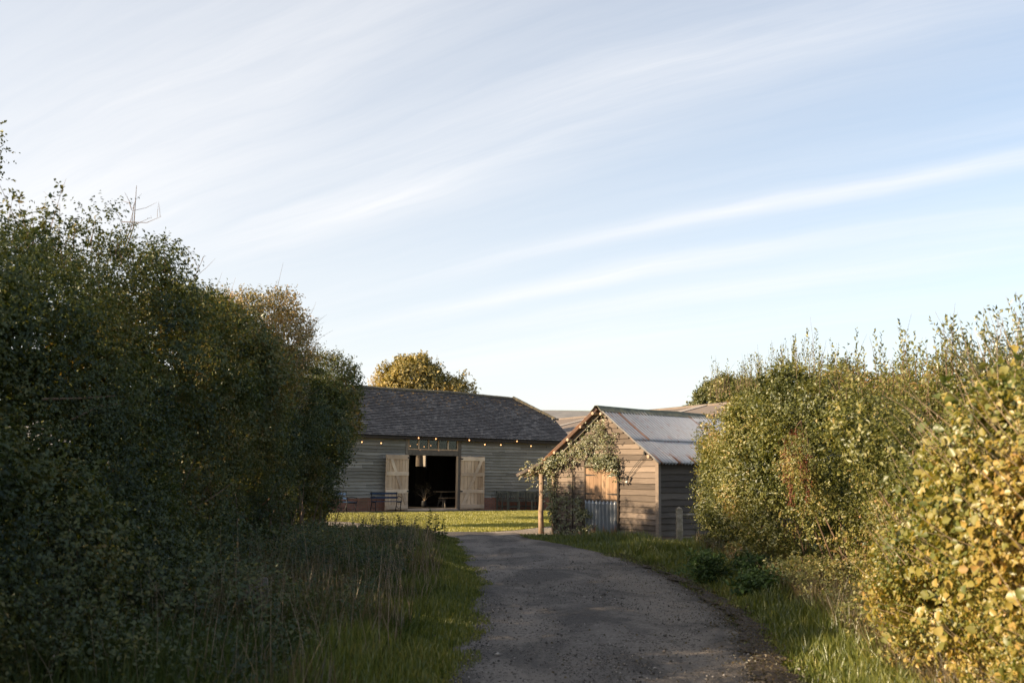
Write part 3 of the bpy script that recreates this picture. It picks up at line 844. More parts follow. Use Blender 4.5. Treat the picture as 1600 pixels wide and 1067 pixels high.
for s in (-.65, .7):
    m = MB(); m.bar((s, -.12, 0), (s, -.05, .42), .05, .05); m.bar((s, .12, 0), (s, .05, .42), .05, .05); m.build('leg', M['old_timber'], tb2)
db = b_empty('dried_branch_pot', 1.55, 1.4, .10, 0, 'pot of pale dried branches standing just inside the dark doorway', 'flower pot')
m = MB(); m.tube([(0, 0, 0), (0, 0, .12), (0, 0, .26), (0, 0, .30)], [.10, .15, .13, .14], 12); m.build('pot', M['iron'], db, True)
m = MB(); ends = []
for k in range(16):
    a = random.uniform(0, 6.28); s = random.uniform(.15, .55); hh = random.uniform(.35, .75)
    e = (math.cos(a) * s, math.sin(a) * s, .28 + hh); m.tube([(0, 0, .26), (math.cos(a) * s * .35, math.sin(a) * s * .35, .28 + hh * .6), e], [.007, .005, .003], 4); ends.append(e)
m.build('stems', M['pale_twig'], db)
E = np.array(ends); Pp = np.repeat(E, 5, 0) + RNG.normal(size=(80, 3)) * .05
leaf_obj('dried_leaves', [sprigs(Pp, norm(Pp - np.array([0, 0, .3])), 5, .12, .05)], M['grass_dry'], db)

# blue benches
def bench(u, v, rz, label, w=1.3):
    o = b_empty('garden_bench', u, v, .022, rz, label, 'bench', 'blue slatted benches outside the barn')
    for i, z in enumerate((.47, .47, .47, .47)):
        pass
    m = MB()
    for k in range(4): m.box(-w / 2, w / 2, -.36 + k * .105, -.27 + k * .105, .43, .455)
    m.build('seat', M['blue_paint'], o)
    m = MB()
    for k, z in enumerate((.56, .74)): m.box(-w / 2, w / 2, .085 + k * .04, .11 + k * .04, z, z + .085)
    m.build('backrest', M['blue_paint'], o)
    for s in (-1, 1):
        x = s * (w / 2 - .05); m = MB()
        m.tube([(x, -.36, 0), (x, -.31, .2), (x, -.33, .42)], [.02, .018, .018], 6)
        m.tube([(x, .22, 0), (x, .10, .25), (x, .06, .43), (x, .12, .84)], [.02, .018, .018, .016], 6)
        m.tube([(x, .10, .22), (x, -.12, .13), (x, -.31, .2)], .012, 5)
        m.tube([(x, -.36, .41), (x, .08, .41)], .018, 5)
        m.build('leg', M['iron'], o, True)
        m = MB(); m.tube([(x, .10, .63), (x, -.15, .66), (x, -.36, .62), (x, -.37, .50), (x, -.33, .42)], .017, 6); m.build('armrest', M['iron'], o, True)
    return o
bench(-1.66, -1.0, R(0), 'dark blue slatted bench standing in front of the left barn door leaf')
o = empty('garden_bench', (-6.85, 42.35, .022), 0, 'x', 'bench', 'blue slatted benches outside the barn')
bpy.data.objects.remove(o)
b2 = bench(0, 0, 0, 'blue slatted bench seen end-on against the brick base beside the hedge')
b2.location = (-6.95, 42.15, .022); b2.rotation_euler = (0, 0, R(118))

# wooden garden furniture right of the doors
def gchair(u, v, rz, label, w=.5, arms=False, kind='garden_chair', cat='chair', group='weathered wooden seats against the barn', nsl=5):
    o = b_empty(kind, u, v, .022, rz, label, cat, group)
    m = MB(); m.box(-w / 2, w / 2, -.24, -.17, .40, .43)
    for k in range(4): m.box(-w / 2, w / 2, -.16 + k * .09, -.08 + k * .09, .405, .43)
    m.build('seat', M['garden_teak'], o)
    m = MB(); m.box(-w / 2, w / 2, .205, .24, .80, .86); m.box(-w / 2, w / 2, .20, .235, .46, .50)
    for k in range(nsl):
        x = -w / 2 + w * (k + .5) / nsl; m.box(x - .02, x + .02, .21, .23, .50, .80)
    m.build('backrest', M['garden_teak'], o)
    for sx in (-1, 1):
        m = MB(); m.box(sx * w / 2 - .025, sx * w / 2 + .025, .20, .25, 0, .88); m.build('leg', M['garden_teak'], o)
        m = MB(); m.box(sx * w / 2 - .025, sx * w / 2 + .025, -.25, -.20, 0, .66 if arms else .43); m.build('leg', M['garden_teak'], o)
        if arms:
            m = MB(); m.box(sx * w / 2 - .035, sx * w / 2 + .035, -.27, .22, .62, .65); m.build('armrest', M['garden_teak'], o)
    m = MB(); m.box(-w / 2, w / 2, -.24, -.21, .14, .18); m.box(-w / 2, w / 2, .21, .24, .14, .18); m.build('stretcher', M['garden_teak'], o)
    return o
gchair(5.75, -.42, 0, 'long weathered wooden slatted bench against the barn behind the chairs', 2.3, True, 'wooden_bench', 'bench', nsl=20)
gchair(4.9, -1.15, R(-25), 'weathered wooden garden chair turned sideways nearest the barn door', .5, False)
gchair(6.0, -1.15, R(4), 'weathered wooden garden chair with slatted back beside the porch post', .48, False)
st = b_empty('side_table', 6.85, -1.1, .022, 0, 'low dark wooden slatted table beside the garden chairs', 'table')
m = MB()
for k in range(5): m.box(-.4, .4, -.25 + k * .1, -.16 + k * .1, .52, .545)
m.build('table_top', M['garden_teak'], st)
for sx in (-.34, .34):
    for sy in (-.2, .2):
        m = MB(); m.box(sx - .025, sx + .025, sy - .025, sy + .025, 0, .52); m.build('leg', M['garden_teak'], st)

# ------------------------------------------------------------------ shed
SA = R(43)
S0 = (3.86, 26.18)
sd = (math.cos(SA), math.sin(SA)); sn = (-sd[1], sd[0])
def sw_(u, v, z=0): return (S0[0] + sd[0] * u + sn[0] * v, S0[1] + sd[1] * u + sn[1] * v, z)
shed = empty('timber_shed', (S0[0], S0[1], 0), SA, 'small weathered timber shed with corrugated tin roof beside the lane', 'shed')
SW, SL, EH, AH = 3.75, 6.2, 2.06, 3.42
def gz(v): return EH + (AH - EH) * (1 - abs(v - SW / 2) / (SW / 2))
# gable boards: built along v at u=0 (outward = -u)
HV0, HV1 = 1.38, 2.53      # hatch opening in v
def gclap(mb, z0, z1, h=.15):
    z = z0
    while z < z1 - .02:
        hh = h * random.uniform(.9, 1.1)
        if z > EH:
            t = (min(z + hh * .5, AH - .01) - EH) / (AH - EH); a, b = SW / 2 * t, SW - SW / 2 * t
        else: a, b = 0.06, SW - .03
        if z > AH - .06: break
        hh = min(hh, AH - z)
        segs = [(a, b)]
        if z < 2.0: segs = [(a, HV0 - .07), (HV1 + .07, b)]
        for (p, q) in segs:
            u = p
            while u < q - .02:
                e = u + random.uniform(1.5, 3.5)
                if q - e < .7: e = q
                n = max(2, int((e - u) / .3)); rows = [[], [], []]
                for i in range(n + 1):
                    x = u + (e - u) * i / n + (.003 if i == 0 else (-.003 if i == n else 0)); s = random.uniform(-.007, .007)
                    rows[0].append((-.004, x, z - .014 + s)); rows[1].append((-.046 + random.uniform(-.006, .004), x, z - .014 + s)); rows[2].append((-.008, x, z + hh + .008))
                mb.grid(rows[::-1]); u = e
        z += hh
w = MB(); gclap(w, .16, AH); w.build('gable_wall', M['shed_board'], shed)
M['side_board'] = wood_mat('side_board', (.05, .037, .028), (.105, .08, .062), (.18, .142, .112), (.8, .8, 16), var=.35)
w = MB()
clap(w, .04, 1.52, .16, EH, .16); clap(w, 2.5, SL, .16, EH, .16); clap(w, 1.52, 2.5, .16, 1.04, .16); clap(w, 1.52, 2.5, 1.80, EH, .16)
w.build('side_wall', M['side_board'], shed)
w = MB(); w.box(.02, SL, .0, .03, .05, EH); w.box(.02, SL, SW - .03, SW, .05, EH); w.box(SL, SL + .03, 0, SW, .05, EH)
w.add([(.012, 0.02, .05), (.012, SW - .02, .05), (.012, SW - .02, EH), (.012, SW / 2, AH - .02), (.012, .02, EH)], [(0, 1, 2, 3, 4)])
w.add([(SL, 0.02, EH), (SL, SW - .02, EH), (SL, SW / 2, AH - .02)], [(0, 1, 2)])
w.build('inner_lining', M['dark_inside'], shed)
w = MB(); w.box(-.065, .04, -.05, .06, .06, EH + .06); w.build('corner_post', M['shed_board'], shed, bevel=.005)
w = MB(); w.box(-.03, SL, -.02, .06, -.02, .155); w.box(-.03, .05, .06, SW, -.02, .155); w.build('brick_plinth', M['brick_pale'], shed)
# hatch shutters
fr = MB(); fr.box(-.075, .0, HV0 - .07, HV0 - .015, .06, 2.16); fr.build('door_frame', M['iron'] if False else M['dark_inside'], shed)
fr = MB(); fr.box(-.06, .0, HV1 + .01, HV1 + .06, .06, 1.98); fr.box(-.06, -.001, HV0 - .012, HV1, 1.93, 2.0); fr.box(-.058, -.002, HV0 - .012, HV1, 1.0, 1.045); fr.build('hatch_frame', M['side_board'], shed)
mid = (HV0 + HV1) / 2
for k, (a, b) in enumerate(((HV0, mid - .008), (mid + .008, HV1))):
    m = MB(); n = 4
    for i in range(n):
        m.box(-.05, -.02, a + (b - a) * i / n + .002, a + (b - a) * (i + 1) / n - .002, 1.05, 1.90 if k == 0 else 1.89)
    sh = m.build('hatch_shutter', M['hatch'], shed, bevel=.002)
    for z in (1.19, 1.70):
        h = MB()
        if k == 0: h.add([(-.056, a - .02, z - .025), (-.056, a + .02, z - .025), (-.056, a + .36, z - .008), (-.056, a + .36, z + .008), (-.056, a + .02, z + .025), (-.056, a - .02, z + .025)], [(5, 4, 3, 2, 1, 0)])
        else: h.add([(-.056, b + .02, z - .025), (-.056, b - .02, z - .025), (-.056, b - .36, z - .008), (-.056, b - .36, z + .008), (-.056, b - .02, z + .025), (-.056, b + .02, z + .025)], [(0, 1, 2, 3, 4, 5)])
        h.build('strap_hinge', M['iron'], sh)
for v in (mid - .05, mid + .05):
    m = MB(); m.sphere((-.06, v, 1.12), .018, 6, 4); m.build('knob', M['iron'], shed)
# corrugated helper
def corr(mb_pts, n_per=8):
    pass
def corr_panel(name, mat_, parent, width, length, frame, pitch=.135, amp=.038, lsteps=10, rust_fn=None, rnd_w=.65, thick=0.0):
    """frame(a, b, h) -> point, a across corrugations, b along"""
    na = int(width / pitch * 8) + 1
    A = np.linspace(0, width, na); Bs = np.linspace(0, length, lsteps + 1)
    V, ru, rn = [], [], []
    for b in Bs:
        for a in A:
            h = amp * math.cos(a / pitch * 2 * math.pi)
            k = int(a / rnd_w); h += .006 * ((k * 7919) % 5 - 2) / 2 * (b / length) + .004 * math.sin(b * 3 + k)
            V.append(frame(a, b, h)); ru.append(rust_fn(a, b) if rust_fn else 0); rn.append(((k * 2654435761) % 97) / 97)
    V = np.array(V); I = np.arange(len(V)).reshape(len(Bs), na)
    F = np.stack([I[:-1, :-1], I[:-1, 1:], I[1:, 1:], I[1:, :-1]], -1).reshape(-1, 4)
    o = np_mesh(name, V, F, 4, mat_, {'rust': np.array(ru), 'rnd': np.array(rn)}, parent, True)
    s = o.modifiers.new('thick', 'SOLIDIFY'); s.thickness = .003
    return o
def rust_low(a, b):
    return max(0, min(1, (.24 + .10 * math.sin(a * 17) + .08 * math.sin(a * 41) - b) * 6))
corr_panel('tin_panel', M['tin_old'], shed, HV1 - HV0, .98, lambda a, b, h: (-.045 + h, HV0 + a, .03 + b), rust_fn=rust_low)
# roof sheets
run = SW / 2 + .22; rise = (AH + .10) - (EH - .03 - .04); 
rl = math.hypot(SW / 2 + .25, 1.50)
AP = (SW / 2, AH + .13)
def slope_frame(side, b0, lift):
    dv, dz = -side * (SW / 2 + .25) / rl, -1.50 / rl       # side=+1: towards v=0 (right), -1: left
    nv, nz = -dz * -side, abs(dv)
    nv = -side * 1.50 / rl; nz = (SW / 2 + .25) / rl
    def f(a, b, h):
        t = b0 + b
        return (-.32 + a, AP[0] + dv * t + nv * (h + lift), AP[1] + dz * t + nz * (h + lift) - .012 * math.sin(a * 1.1 + .5) - .015 * math.sin(t * 1.9))
    return f
def rust_roof(a, b):
    k = a % .65
    seam = 1.0 if k < .03 and (int(a / .65) in (1, 3, 4, 6, 8)) else 0
    streak = .25 if (.55 < a < .78) else 0
    return min(1, seam + streak * max(0, 1 - b))
def rust_roof2(a, b):
    k = (a + .3) % .65
    seam = 1.0 if k < .04 and (int((a + .3) / .65) in (2, 5, 7)) else 0
    return min(1, seam + (.8 if b < .05 and (math.sin(a * 5) > .1) else 0) + (.9 if b > .75 and math.sin(a * 9) > .85 else 0))
rf = corr_panel('roof_sheet', M['tin'], shed, SL + .6, 1.52, slope_frame(1, .05, .0), rust_fn=rust_roof, lsteps=8)
corr_panel('roof_sheet', M['tin'], shed, SL + .6, rl - 1.42, slope_frame(1, 1.44, -.024), rust_fn=rust_roof2, lsteps=5)
corr_panel('roof_sheet', M['tin'], shed, SL + .6, rl + .02, slope_frame(-1, .05, 0), rust_fn=lambda a, b: .75 if a < .3 else .4, lsteps=8)
m = MB()
u = -.36
while u < SL + .3:
    e = u + 1.8
    P = []
    for uu in (u, e + .03):
        s_ = -.012 * math.sin((uu + .32) * 1.1 + .5); c_ = random.uniform(-.006, .006)
        P.append([(uu, AP[0] + dv, AP[1] + dz + s_ + c_) for dv, dz in ((-.21, -.125), (-.10, -.035), (-.04, .035), (.04, .035), (.10, -.035), (.21, -.125))])
    m.grid(P); u = e
rc = m.build('ridge_cap', M['ridge_cap'], shed); s = rc.modifiers.new('t', 'SOLIDIFY'); s.thickness = .012
# pole purlins poking out of the gable, barge
dvr, dzr = (SW / 2 + .25) / rl, 1.50 / rl
for side in (1, -1):
    for t_, r_ in (((.16, .045), (.78, .04), (1.38, .045), (2.0, .045)) if side == -1 else ((.2, .04), (2.22, .045))):
        v = AP[0] - side * dvr * t_; z = AP[1] - dzr * t_ - .075
        m = MB(); m.tube([(-.30 + random.uniform(-.06, .02), v, z), (1.5, v, z + .01), (SL, v, z)], [r_, r_ * 1.05, r_], 9, wob=.06); m.build('purlin', M['round_pole'], shed)
m = MB()
m.bar((-.10, AP[0] + .02, AP[1] - .10), (-.10, AP[0] + dvr * rl, AP[1] - dzr * rl - .10), .05, .13, up=(0, 0, 1))
m.bar((-.025, AP[0] - .05, AP[1] - .115), (-.025, AP[0] - dvr * 2.28, AP[1] - dzr * 2.28 - .10), .04, .10)
m.build('barge_board', M['old_timber'], shed)
# side shutter
m = MB()
for i in range(6): m.box(1.56 + i * .15, 1.705 + i * .15, -.05, -.02, 1.08, 1.77)
m.build('side_shutter', M['hatch'], shed, bevel=.002)
for a_, b_ in ((1.52, 1.558), (2.462, 2.5)):
    m = MB(); m.box(a_, b_, -.062, 0, 1.04, 1.80); m.build('shutter_frame', M['side_board'], shed)
# porch at the far (left) side: posts are poles, lean-to canopy
m = MB(); m.tube([(-.02, 3.80, 0), (-.03, 3.79, .9), (-.02, 3.81, 1.6), (0, 3.80, 2.15)], [.065, .06, .058, .055], 9, wob=.05); m.build('porch_post', M['round_pole'], shed, True)
m = MB(); m.tube([(-.02, 4.30, 0), (-.03, 4.315, .55), (-.01, 4.30, 1.1), (-.02, 4.31, 1.72)], [.085, .078, .08, .075], 10, wob=.06); m.build('porch_post', M['round_pole'], shed, True)
m = MB(); m.tube([(-.04, 3.6, 2.08), (-.03, 4.3, 1.86), (-.05, 5.0, 1.62)], [.05, .05, .035], 8, wob=.05)
m.tube([(.9, 3.6, 2.08), (.9, 4.3, 1.86), (.9, 5.0, 1.62)], [.05, .05, .04], 8); m.tube([(-.25, 4.6, 1.80), (1.3, 4.6, 1.80)], .04, 8)
m.build('porch_beam', M['round_pole'], shed, True)
dl = math.hypot(1.35, .46)
corr_panel('porch_roof', M['tin_old'], shed, 1.5, dl, lambda a, b, h: (-.28 + a, 3.78 + b * 1.35 / dl, 2.13 - b * .46 / dl + h), rust_fn=lambda a, b: .35, lsteps=4)

# festoon + lamp on the gable
def s_empty(name, label, cat, group=None): return empty(name, (S0[0], S0[1], 0), SA, label, cat, group)
wl = s_empty('hanging_lamp', 'dark pendant bulb slung on two cables across the shed gable', 'lamp')
m = MB(); m.tube([(-.10, .28, 2.30), (-.12, .62, 1.98), (-.12, .93, 1.66)], .007, 5); m.tube([(-.10, .33, 2.31), (-.13, .72, 1.94), (-.13, .96, 1.66)], .007, 5)
m.tube([(-.12, .95, 1.64), (-.12, 1.15, 1.60), (-.09, 1.30, 1.59)], .006, 5); m.build('cable', M['cable'], wl)
m = MB(); m.box(-.13, -.055, .24, .38, 2.28, 2.33); m.box(-.16, -.10, .33, .37, 2.24, 2.34); m.build('bracket', M['iron'], wl)
m = MB(); m.tube([(-.13, .93, 1.69), (-.13, .96, 1.58)], [.035, .03], 8); m.build('socket', M['socket'], wl)
m = MB(); m.sphere((-.13, .97, 1.53), .035, 8, 6); m.build('bulb', M['white_plastic'], wl, True)

# climber on the gable
cr = s_empty('climbing_rose', 'straggly climbing plant trained over the shed gable, hatch and porch', 'climbing plant')
blobs = [ # v, z, sv, sz, weight, thickness
    (1.92, 3.02, .16, .16, 5, .12), (1.75, 2.75, .20, .18, 7, .14), (2.05, 2.60, .22, .2, 9, .16), (1.65, 2.42, .18, .2, 8, .16), (2.35, 2.62, .20, .18, 7, .15),
    (1.62, 2.15, .20, .10, 10, .18), (2.0, 2.03, .28, .09, 12, .2), (1.45, 1.95, .16, .10, 8, .2), (1.30, 1.75, .08, .14, 4, .15), (2.5, 2.35, .22, .15, 5, .12),
    (2.85, 2.42, .20, .14, 6, .15), (3.2, 2.22, .2, .12, 7, .16), (3.6, 2.10, .2, .10, 8, .2), (4.0, 2.02, .22, .10, 10, .22), (4.45, 1.88, .24, .10, 12, .24), (4.75, 1.72, .14, .10, 6, .2),
    (3.1, 2.0, .15, .15, 3, .1), (4.55, 1.62, .08, .16, 3, .12), (3.75, 1.75, .08, .2, 4, .12), (3.85, 1.35, .10, .22, 5, .14), (3.7, .95, .14, .25, 4, .12),
    (3.6, .62, .14, .25, 6, .16), (3.25, 1.0, .22, .12, 7, .16), (3.2, .5, .15, .25, 4.5, .16), (2.75, 1.0, .14, .06, 3, .12), (2.62, .75, .2, .10, 6, .16), (2.4, .60, .14, .08, 4, .14),
    (2.68, .40, .09, .22, 3, .14), (3.4, .18, .2, .10, 4, .16), (2.55, .2, .1, .12, 3, .15), (2.15, .32, .1, .06, 1, .1), (3.0, 1.45, .04, .25, 1.2, .06), (3.05, .1, .3, .06, 3, .2)]
W = np.array([b[4] for b in blobs]); W = W / W.sum(); n = 1250
ix = RNG.choice(len(blobs), n, p=W); Bq = np.array(blobs)[ix]
v = Bq[:, 0] + RNG.normal(size=n) * Bq[:, 2] * .8; z = np.clip(Bq[:, 1] + RNG.normal(size=n) * Bq[:, 3] * .8, .04, 3.25)
lim = 3.42 - np.abs(v - SW / 2) * .73
z = np.where(v < 3.7, np.minimum(z, lim - .06), z)
uu = -.05 - np.abs(RNG.normal(size=n)) * Bq[:, 5]
uu = np.where((v > 3.95) & (z > 1.4), uu + RNG.uniform(0, .8, n), uu)
P = np.stack([uu, v, z], 1)
G_ = np.tile(np.array([-.8, 0, -.1]), (n, 1))
leaf_obj('foliage', [sprigs(P, G_, 6, .16, .058, asp=.62, up=.0, near=False, spread=.9)], M['lf_climb'], cr)
m = MB()
for p in ([(3.7, 0), (3.74, .8), (3.68, 1.6), (3.3, 2.1), (2.6, 2.5), (1.95, 3.0)], [(3.3, 0), (3.2, .6), (3.25, 1.2)], [(2.55, 0), (2.6, .5), (2.75, 1.0)], [(3.0, 0), (3.0, .9), (2.98, 1.8), (3.1, 2.1)], [(3.6, 2.05), (4.2, 2.02), (4.8, 1.75)], [(2.6, 2.4), (2.1, 2.1), (1.5, 2.0), (1.3, 1.65)], [(3.45, 0), (3.6, .5), (3.9, 1.4), (4.1, 1.9)]):
    m.tube([(-.08 - random.uniform(0, .04), a, b) for a, b in p], [.018] * (len(p) - 1) + [.007], 6)
for k in range(60):
    b = blobs[RNG.choice(len(blobs), p=W)]
    a = (b[0] + random.gauss(0, .15), min(b[1] + random.gauss(0, .12), 3.0)); c_ = (a[0] + random.uniform(-.3, .3), a[1] + random.uniform(-.35, .1))
    m.tube([(-.08, *a), (-.16, (a[0] + c_[0]) / 2, (a[1] + c_[1]) / 2 + .03), (-.12, *c_)], .004, 4)
m.build('stems', M['dark_bark'], cr)

# fence by the shed
fe = empty('post_and_rail_fence', (4.37, 26.03, 0), R(0), 'short weathered post and mossy rails between the shed and the right hedge', 'fence')
m = MB(); m.box(-.085, .075, -.08, .08, 0, .86); m.add([(-.085, -.08, .861), (.075, -.08, .861), (.075, .08, .861), (-.085, .08, .861), (-.01, 0, .93)], [(0, 1, 4), (1, 2, 4), (2, 3, 4), (3, 0, 4)]); m.build('post', M['mossy_wood'], fe, bevel=.01)
m = MB(); m.box(2.2, 2.36, .3, .46, 0, .9); m.build('post', M['mossy_wood'], fe)
for z in (.72, .12):
    m = MB(); pts = [(.08 + i * .2, .02 + i * .03, z + random.uniform(-.02, .02)) for i in range(12)]; m.tube(pts, [.035 + random.uniform(-.008, .01) for _ in pts], 7, wob=.15); m.build('rail', M['mossy_wood'], fe, True)
# old post in the left verge
op = MB()
P = []
for k, (z, r_) in enumerate([(0, .145), (.25, .14), (.5, .135), (.62, .125), (.635, .06)]):
    P.append([(r_ * math.cos(a) * (1 + .08 * math.sin(5 * a)), r_ * math.sin(a), z + (.04 * math.cos(a) if k > 2 else 0)) for a in np.linspace(0, 2 * math.pi, 17)])
op.grid(P); o = op.build('gatepost', M['old_timber'], smooth=True); o.location = (-2.50, 10.0, 0)
tag(o, 'short thick old timber post standing in the long grass below the left hedge', 'post')

# ------------------------------------------------------------------ big farm building behind
fb = empty('farm_building', (3, 75, 0), math.atan2(-14, 9.5), 'low brown farm building with corrugated fibre roof behind the barn and shed', 'farm building')
A = np.array([1.0, 85.1]); Bq = np.array([14.5, 56.4]); dd = (Bq - A); LL = np.linalg.norm(dd); dd /= LL
nn_ = np.array([-dd[1], dd[0]]);  # pick normal facing the camera
if nn_[1] > 0: nn_ = -nn_
fb.location = (A[0], A[1], 0); fb.rotation_euler = (0, 0, math.atan2(dd[1], dd[0]))
# local x along ridge; local y sign of the camera side
ly = 1 if (np.array([-dd[1], dd[0]]) @ nn_) > 0 else -1
RHg = 5.98; EHg = 3.2; dep = 11.0
def roofstrip(x0, x1, name, m_, dz):
    k = MB(); P = []
    for t_ in (0, .5, 1.0): P.append([(x, ly * dep * t_, RHg - (RHg - EHg) * t_ + dz) for x in np.linspace(x0, x1, 6)])
    k.grid(P); o = k.build(name, m_, fb); s = o.modifiers.new('t', 'SOLIDIFY'); s.thickness = .05; return o
roofstrip(-8, LL + 12, 'roof', M['fibre'], 0)
for x in (13.0, 25.4): roofstrip(x, x + .9, 'roof_light', M['fibre_light'], .06)
k = MB(); k.grid([[(x, -ly * dep * t_, RHg - (RHg - EHg) * t_) for x in (-8, LL + 12)] for t_ in (0, 1)]); k.build('roof', M['fibre'], fb)
k = MB(); k.box(-7.8, LL + 11.8, -dep + .3, dep - .3, 0, EHg - .1); k.add([(-7.8, -dep + .3, EHg - .1), (-7.8, dep - .3, EHg - .1), (-7.8, 0, RHg - .15)], [(0, 1, 2)]); k.build('wall', M['old_timber'], fb)
k = MB(); k.tube([(-8, 0, RHg + .02), (LL + 12, 0, RHg + .02)], .14, 8); k.build('ridge', M['fibre'], fb)

# ------------------------------------------------------------------ left hedge
LH = [(3.0, 2.3), (5.9, 2.4), (6.6, 2.9), (8.0, 3.9), (9.1, 4.2), (10.5, 4.25), (12.2, 4.45), (13.5, 4.35), (14.4, 4.1), (15.6, 4.3), (16.4, 4.3), (17.4, 4.1), (19.8, 4.0), (22.5, 4.2), (24.5, 4.2), (26, 3.9)]  # unseen near end and the far end are shaped for where sun falls
def left_face(y, z):
    return -4.15 - .45 * np.clip((y - 15) / 10, 0, 1) + .25 * np.exp(-((z - 2.6) / 1.2) ** 2) - .35 * np.clip(.9 - z, 0, 1) - .12 * np.clip(z - 3.2, 0, 3) + 1.25 * np.clip((15.5 - y) / 5.5, 0, 1) * np.clip((2.1 - z) / 1.4, 0, 1)
def left_depth(P):
    x, y, z = P.T
    H = np.interp(y, [a for a, b in LH], [b for a, b in LH]) - .15
    d1 = left_face(y, z) - x
    d2 = x + 6.5
    d3 = (H - z) * .9
    d4 = (25.9 - y); d5 = y - 3.0
    k = .35
    S = np.stack([d1, d2, d3, d4, d5], 1)
    return -k * np.log(np.exp(-np.clip(S, -3, 3) / k).sum(1)) 
hl = empty('tall_hedge', (-5.2, 14, 0), 0, 'tall dark overgrown mixed hedge running along the left side of the lane', 'hedge')
def local(sets, loc):
    return [(s[0] - np.array(loc), *s[1:]) for s in sets]
HLOC = (-5.2, 14, 0)
sets = []
P, Gd = implicit_points(left_depth, (-6.9, 2.8, .0), (-2.3, 26.4, 5.2), 84000, shell=.34, inner=.2, seed=5, big=.52, small=.26, smalls=2.1, patch=.22)
vis = (P[:, 0] > -5.2) | (P[:, 2] > 3.6)
P1, G1 = P[vis & (P[:, 1] < 13)], Gd[vis & (P[:, 1] < 13)]
sets.append(sprigs(P1, G1, 8, .20, .040, asp=.62))
P2, G2 = P[vis & (P[:, 1] >= 13)], Gd[vis & (P[:, 1] >= 13)]
sets.append(sprigs(P2, G2, 7, .22, .050, asp=.62))
P3, G3 = P[~vis], Gd[~vis]
sets.append(sprigs(P3, G3, 5, .3, .095, asp=.75))
# tufts rising above the top
def top_tufts(n, ylo, yhi, tab, x0, x1, hmin, hmax, per, sz, slen=.2):
    y = RNG.uniform(ylo, yhi, n); x = RNG.uniform(x0, x1, n)
    H = np.interp(y, [a for a, b in tab], [b for a, b in tab]) - .25
    h = RNG.uniform(hmin, hmax, n) * (vnoise(np.stack([x, y, y * 0], 1), .9, 77) ** 1.2) * 1.5
    k = 9; t = np.linspace(0, 1, k)
    lean = RNG.normal(size=(n, 2)) * .22
    B = np.stack([x[:, None] + lean[:, :1] * h[:, None] * t, y[:, None] + lean[:, 1:] * h[:, None] * t, H[:, None] + h[:, None] * t], -1)
    D = np.stack([lean[:, 0] * h, lean[:, 1] * h, h], 1)
    base = B[:, 0]
    Bf = B.reshape(-1, 3) + RNG.normal(size=(n * k, 3)) * .035
    Gq = norm(np.concatenate([RNG.normal(size=(n * k, 2)) * .8, np.ones((n * k, 1)) * .5], 1))
    return Bf, Gq, base, D, np.linalg.norm(D, axis=1)
Bf, Gq, tb0, tD, tL = top_tufts(620, 9.2, 25.5, LH, -6.2, -4.3, .10, .62, 6, .045)
sets.append(sprigs(Bf, Gq, 4, .11, .042, asp=.6))
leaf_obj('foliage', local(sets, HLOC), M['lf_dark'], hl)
tw = [twig_set(tb0, tD, tL * 1.05, .005)]
# long bare sprays at the top, the dead branch against the sky
sp = MB()
def spray(base, top, r=.012, n=7, parent=None, side=.35):
    base, top = np.array(base), np.array(top)
    sp.tube([base, (base + top) / 2 + RNG.normal(size=3) * .04, top], [r, r * .7, r * .3], 5)
    for k in range(n):
        t_ = random.uniform(.3, 1); p = base + (top - base) * t_
        q = p + np.array([random.uniform(-1, 1) * side, random.uniform(-.3, .3), random.uniform(.05, .35)])
        sp.tube([p, (p + q) / 2 + RNG.normal(size=3) * .02, q], [r * .45, r * .35, r * .15], 4)
spray((-4.9, 12.2, 4.2), (-4.72, 12.1, 5.22), .010, 6, side=.28)
spray((-4.88, 12.1, 4.75), (-4.35, 12.0, 4.80), .006, 3, side=.12)
spray((-4.9, 12.3, 4.5), (-4.78, 12.2, 5.0), .007, 3)
spray((-4.8, 14.4, 4.2), (-4.55, 14.4, 4.85), .007, 5)
spray((-5.0, 10.9, 3.9), (-5.1, 10.9, 4.65), .006, 4)
# bare stems in the dark foot of the hedge
for k in range(75):
    y = random.uniform(7.5, 25.5); x = -4.35 - random.uniform(0, .5)
    z1_ = random.uniform(.7, 2.0)
    sp.tube([(x, y, 0), (x + random.uniform(-.15, .25), y + random.uniform(-.2, .2), z1_ * .5), (x + random.uniform(-.2, .45), y + random.uniform(-.4, .4), z1_)], [.016, .011, .004], 5)
for (a, b) in (((-4.05, 9.2, 2.15), (-3.85, 9.9, 2.35)), ((-4.1, 13, 1.2), (-3.75, 13.6, 1.55)), ((-4.05, 16.5, 1.15), (-3.7, 15.9, 1.5)), ((-4.1, 8.7, 2.3), (-3.7, 9.3, 2.38))):
    a, b = np.array(a), np.array(b); sp.tube([a, (a + b) / 2 + RNG.normal(size=3) * .04, b], [.012, .009, .003], 5)
s_ = sp.build('branches', M['twig'], hl); s_.data.transform(__import__('mathutils').Matrix.Translation((5.2, -14, 0)))
V, F, k, at = merge_leafsets(tw); np_mesh('twigs', V - np.array(HLOC), F, 4, M['twig'], at, hl)

